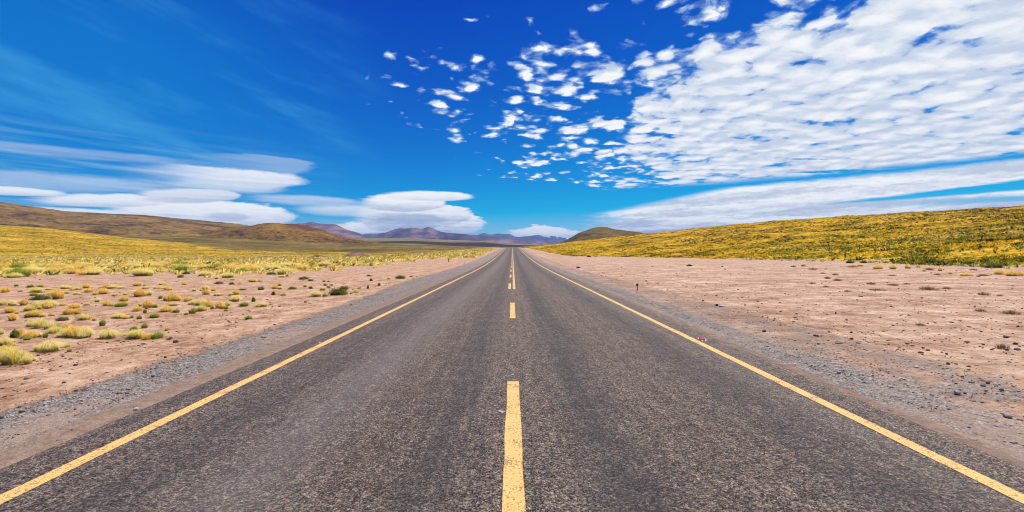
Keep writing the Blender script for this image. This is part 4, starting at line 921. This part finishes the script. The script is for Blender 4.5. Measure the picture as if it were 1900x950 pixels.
M_RED = mat_flat('red_lacquer', (.75, .02, .05), 0.4, n=25); M_ALU = mat_flat('scuffed_aluminium', (.80, .82, .82), 0.35, 0.6, n=40)
def can():
    d = 900 * H / (633.5 - CY); X = (1301 - CX) / 900 * d
    e = bpy.data.objects.new('drink_can', None); COL.objects.link(e); e.location = (X, d, 0.0322); e.rotation_euler = (0, 0.0, 0.12)
    k, n_ = 15, 28; L = 0.125; v = []
    for i in range(k):
        t = i / (k - 1); a = np.linspace(0, 2 * np.pi, n_, endpoint=False)
        crush = 0.30 + 0.32 * abs(2 * t - 1) ** 2 + 0.05 * math.sin(9 * t)
        ry = 0.036 * (1.18 - 0.1 * abs(2 * t - 1)) * (1 + 0.05 * np.cos(3 * a + 5 * t)); rz = 0.033 * crush * (1 + 0.12 * np.sin(4 * a + 8 * t))
        v.append(np.stack([np.full(n_, (t - .5) * L) + 0.004 * np.sin(a * 2), ry * np.cos(a), rz * np.sin(a) + 0.033 * 0.62], -1))
    v = np.concatenate(v); q = [(i * n_ + j, i * n_ + (j + 1) % n_, (i + 1) * n_ + (j + 1) % n_, (i + 1) * n_ + j) for i in range(k - 1) for j in range(n_)]
    mesh_np('body', v, q, M_RED, e)
    for sgn in (-1, 1):
        a = np.linspace(0, 2 * np.pi, n_, endpoint=False); rings = []
        for x_, f_ in ((0, 1.02), (0.008, 1.0), (0.014, 0.86), (0.010, 0.80), (0.009, 0.02)):
            rings.append(np.stack([np.full(n_, sgn * (L / 2 + x_)), 0.039 * f_ * np.cos(a), 0.0215 * f_ * np.sin(a) + 0.0215], -1))
        rv = np.concatenate(rings); rq = [(i * n_ + j, i * n_ + (j + 1) % n_, (i + 1) * n_ + (j + 1) % n_, (i + 1) * n_ + j) for i in range(4) for j in range(n_)]
        mesh_np('can_end', rv, rq, M_ALU, e)
    # torn silver strip where the lacquer is scraped off along the lower side
    U, Vv = np.meshgrid(np.linspace(-.5, .5, 24), np.linspace(0, 1, 6), indexing='ij')
    sv = np.stack([U * L * 1.25 + .006, -0.034 - 0.030 * Vv, 0.003 + 0.006 * np.sin(U * 14) * Vv + 0.004 * (1 - Vv)], -1).reshape(-1, 3)
    mesh_np('torn_strip', sv, grid_quads(24, 6), M_ALU, e)
    tag(e, 'crushed red and silver drink can just outside the right yellow line', 'drink can')
can()
# bush standing where the road meets the crest
o = bpy.data.objects.new('cushion_plant', PROTO['D'][1]); COL.objects.link(o); o.location = (6.9, 326, float(zg(6.9, 326))); o.scale = (1.6, 1.4, 1.9)
tag(o, 'tiny dark bush on the crest right of the road end', 'cushion plant', 'cushion plants on the sand')

# ------------------------------------------------------------------ labels of the plants
ANC = [(25, 676, 'the largest windswept straw tuft'), (27, 627, 'the dark round cushion at the left'), (91, 652, 'the lone combed straw tuft'), (628, 546, 'the widest dark cushion near the road'),
       (587, 550, 'the lone bright straw dome'), (199, 627.5, 'the big straw tuft with green base'), (376, 578, 'the long mixed tuft cluster by the sand'), (108, 555, 'the dome-shaped amber tuft'),
       (74, 555.5, 'the flat dark cushion mat'), (88, 571, 'the pale fluffy straw pair'), (743, 516.6, 'the olive cushion beside the road'), (468, 523, 'the lone amber tuft on bare sand'), (504, 509, 'the flat olive cushion'),
       (1724, 538, 'the widest dry shrub on the right sand'), (1874, 583, 'the dry shrub at the right edge'), (1535, 517, 'the dry shrub below the slope foot'), (1840, 497, 'the widest cushion at the slope foot')]
ORD = ['nearest', 'second', 'third', 'fourth', 'fifth', 'sixth', 'seventh', 'eighth', 'ninth', 'tenth', 'eleventh', 'twelfth', 'thirteenth', 'fourteenth', 'fifteenth', 'sixteenth', 'seventeenth', 'eighteenth', 'nineteenth', 'twentieth']
nm = len(plants); used = {}; keyed = {}
for p in placed[:nm]:
    t, px, py = p[1], p[2], p[3]
    best = min(ANC, key=lambda a: math.hypot(px - a[0], (py - a[1]) * 3))
    dd = math.hypot(px - best[0], (py - best[1]) * 3)
    if dd < 8 and best[2] not in used:
        used[best[2]] = 1
        where = 'close to the camera' if py > 600 else 'on bare sand'
        p[0]['label'] = best[2].replace('the ', '', 1) + (', ' + where if len(best[2].split()) < 9 else ''); continue
    dxp, dyp = px - best[0], py - best[1]
    rel = ('right of' if dxp > 0 else 'left of') if abs(dxp) > 4 * abs(dyp) else ('in front of' if dyp > 0 else 'behind')
    keyed.setdefault((t, rel, best[2]), []).append((dd, p[0]))
GRP = {'S': 'grass tufts on the left plain', 'O': 'grass tufts on the left plain', 'G': 'grass tufts on the left plain', 'D': 'cushion plants on the sand', 'B': 'dry shrubs on the right sand'}
for (t, rel, an), L in keyed.items():
    L.sort(key=lambda v: v[0])
    for i, (_, o) in enumerate(L):
        o['label'] = f"{KN[t][2]} {KN[t][1]}, {ORD[min(i, 19)]} {'one ' if i else ''}{rel} {an}"
for k, p in enumerate(placed):
    p[0]['group'] = GRP[p[1]]
    if k >= nm:
        p[0]['label'] = f"{KN[p[1]][2]} grass tuft crowded among others in the dense yellow belt"
        p[0]['group'] = f"{KN[p[1]][2]} tufts crowding the dense belt"
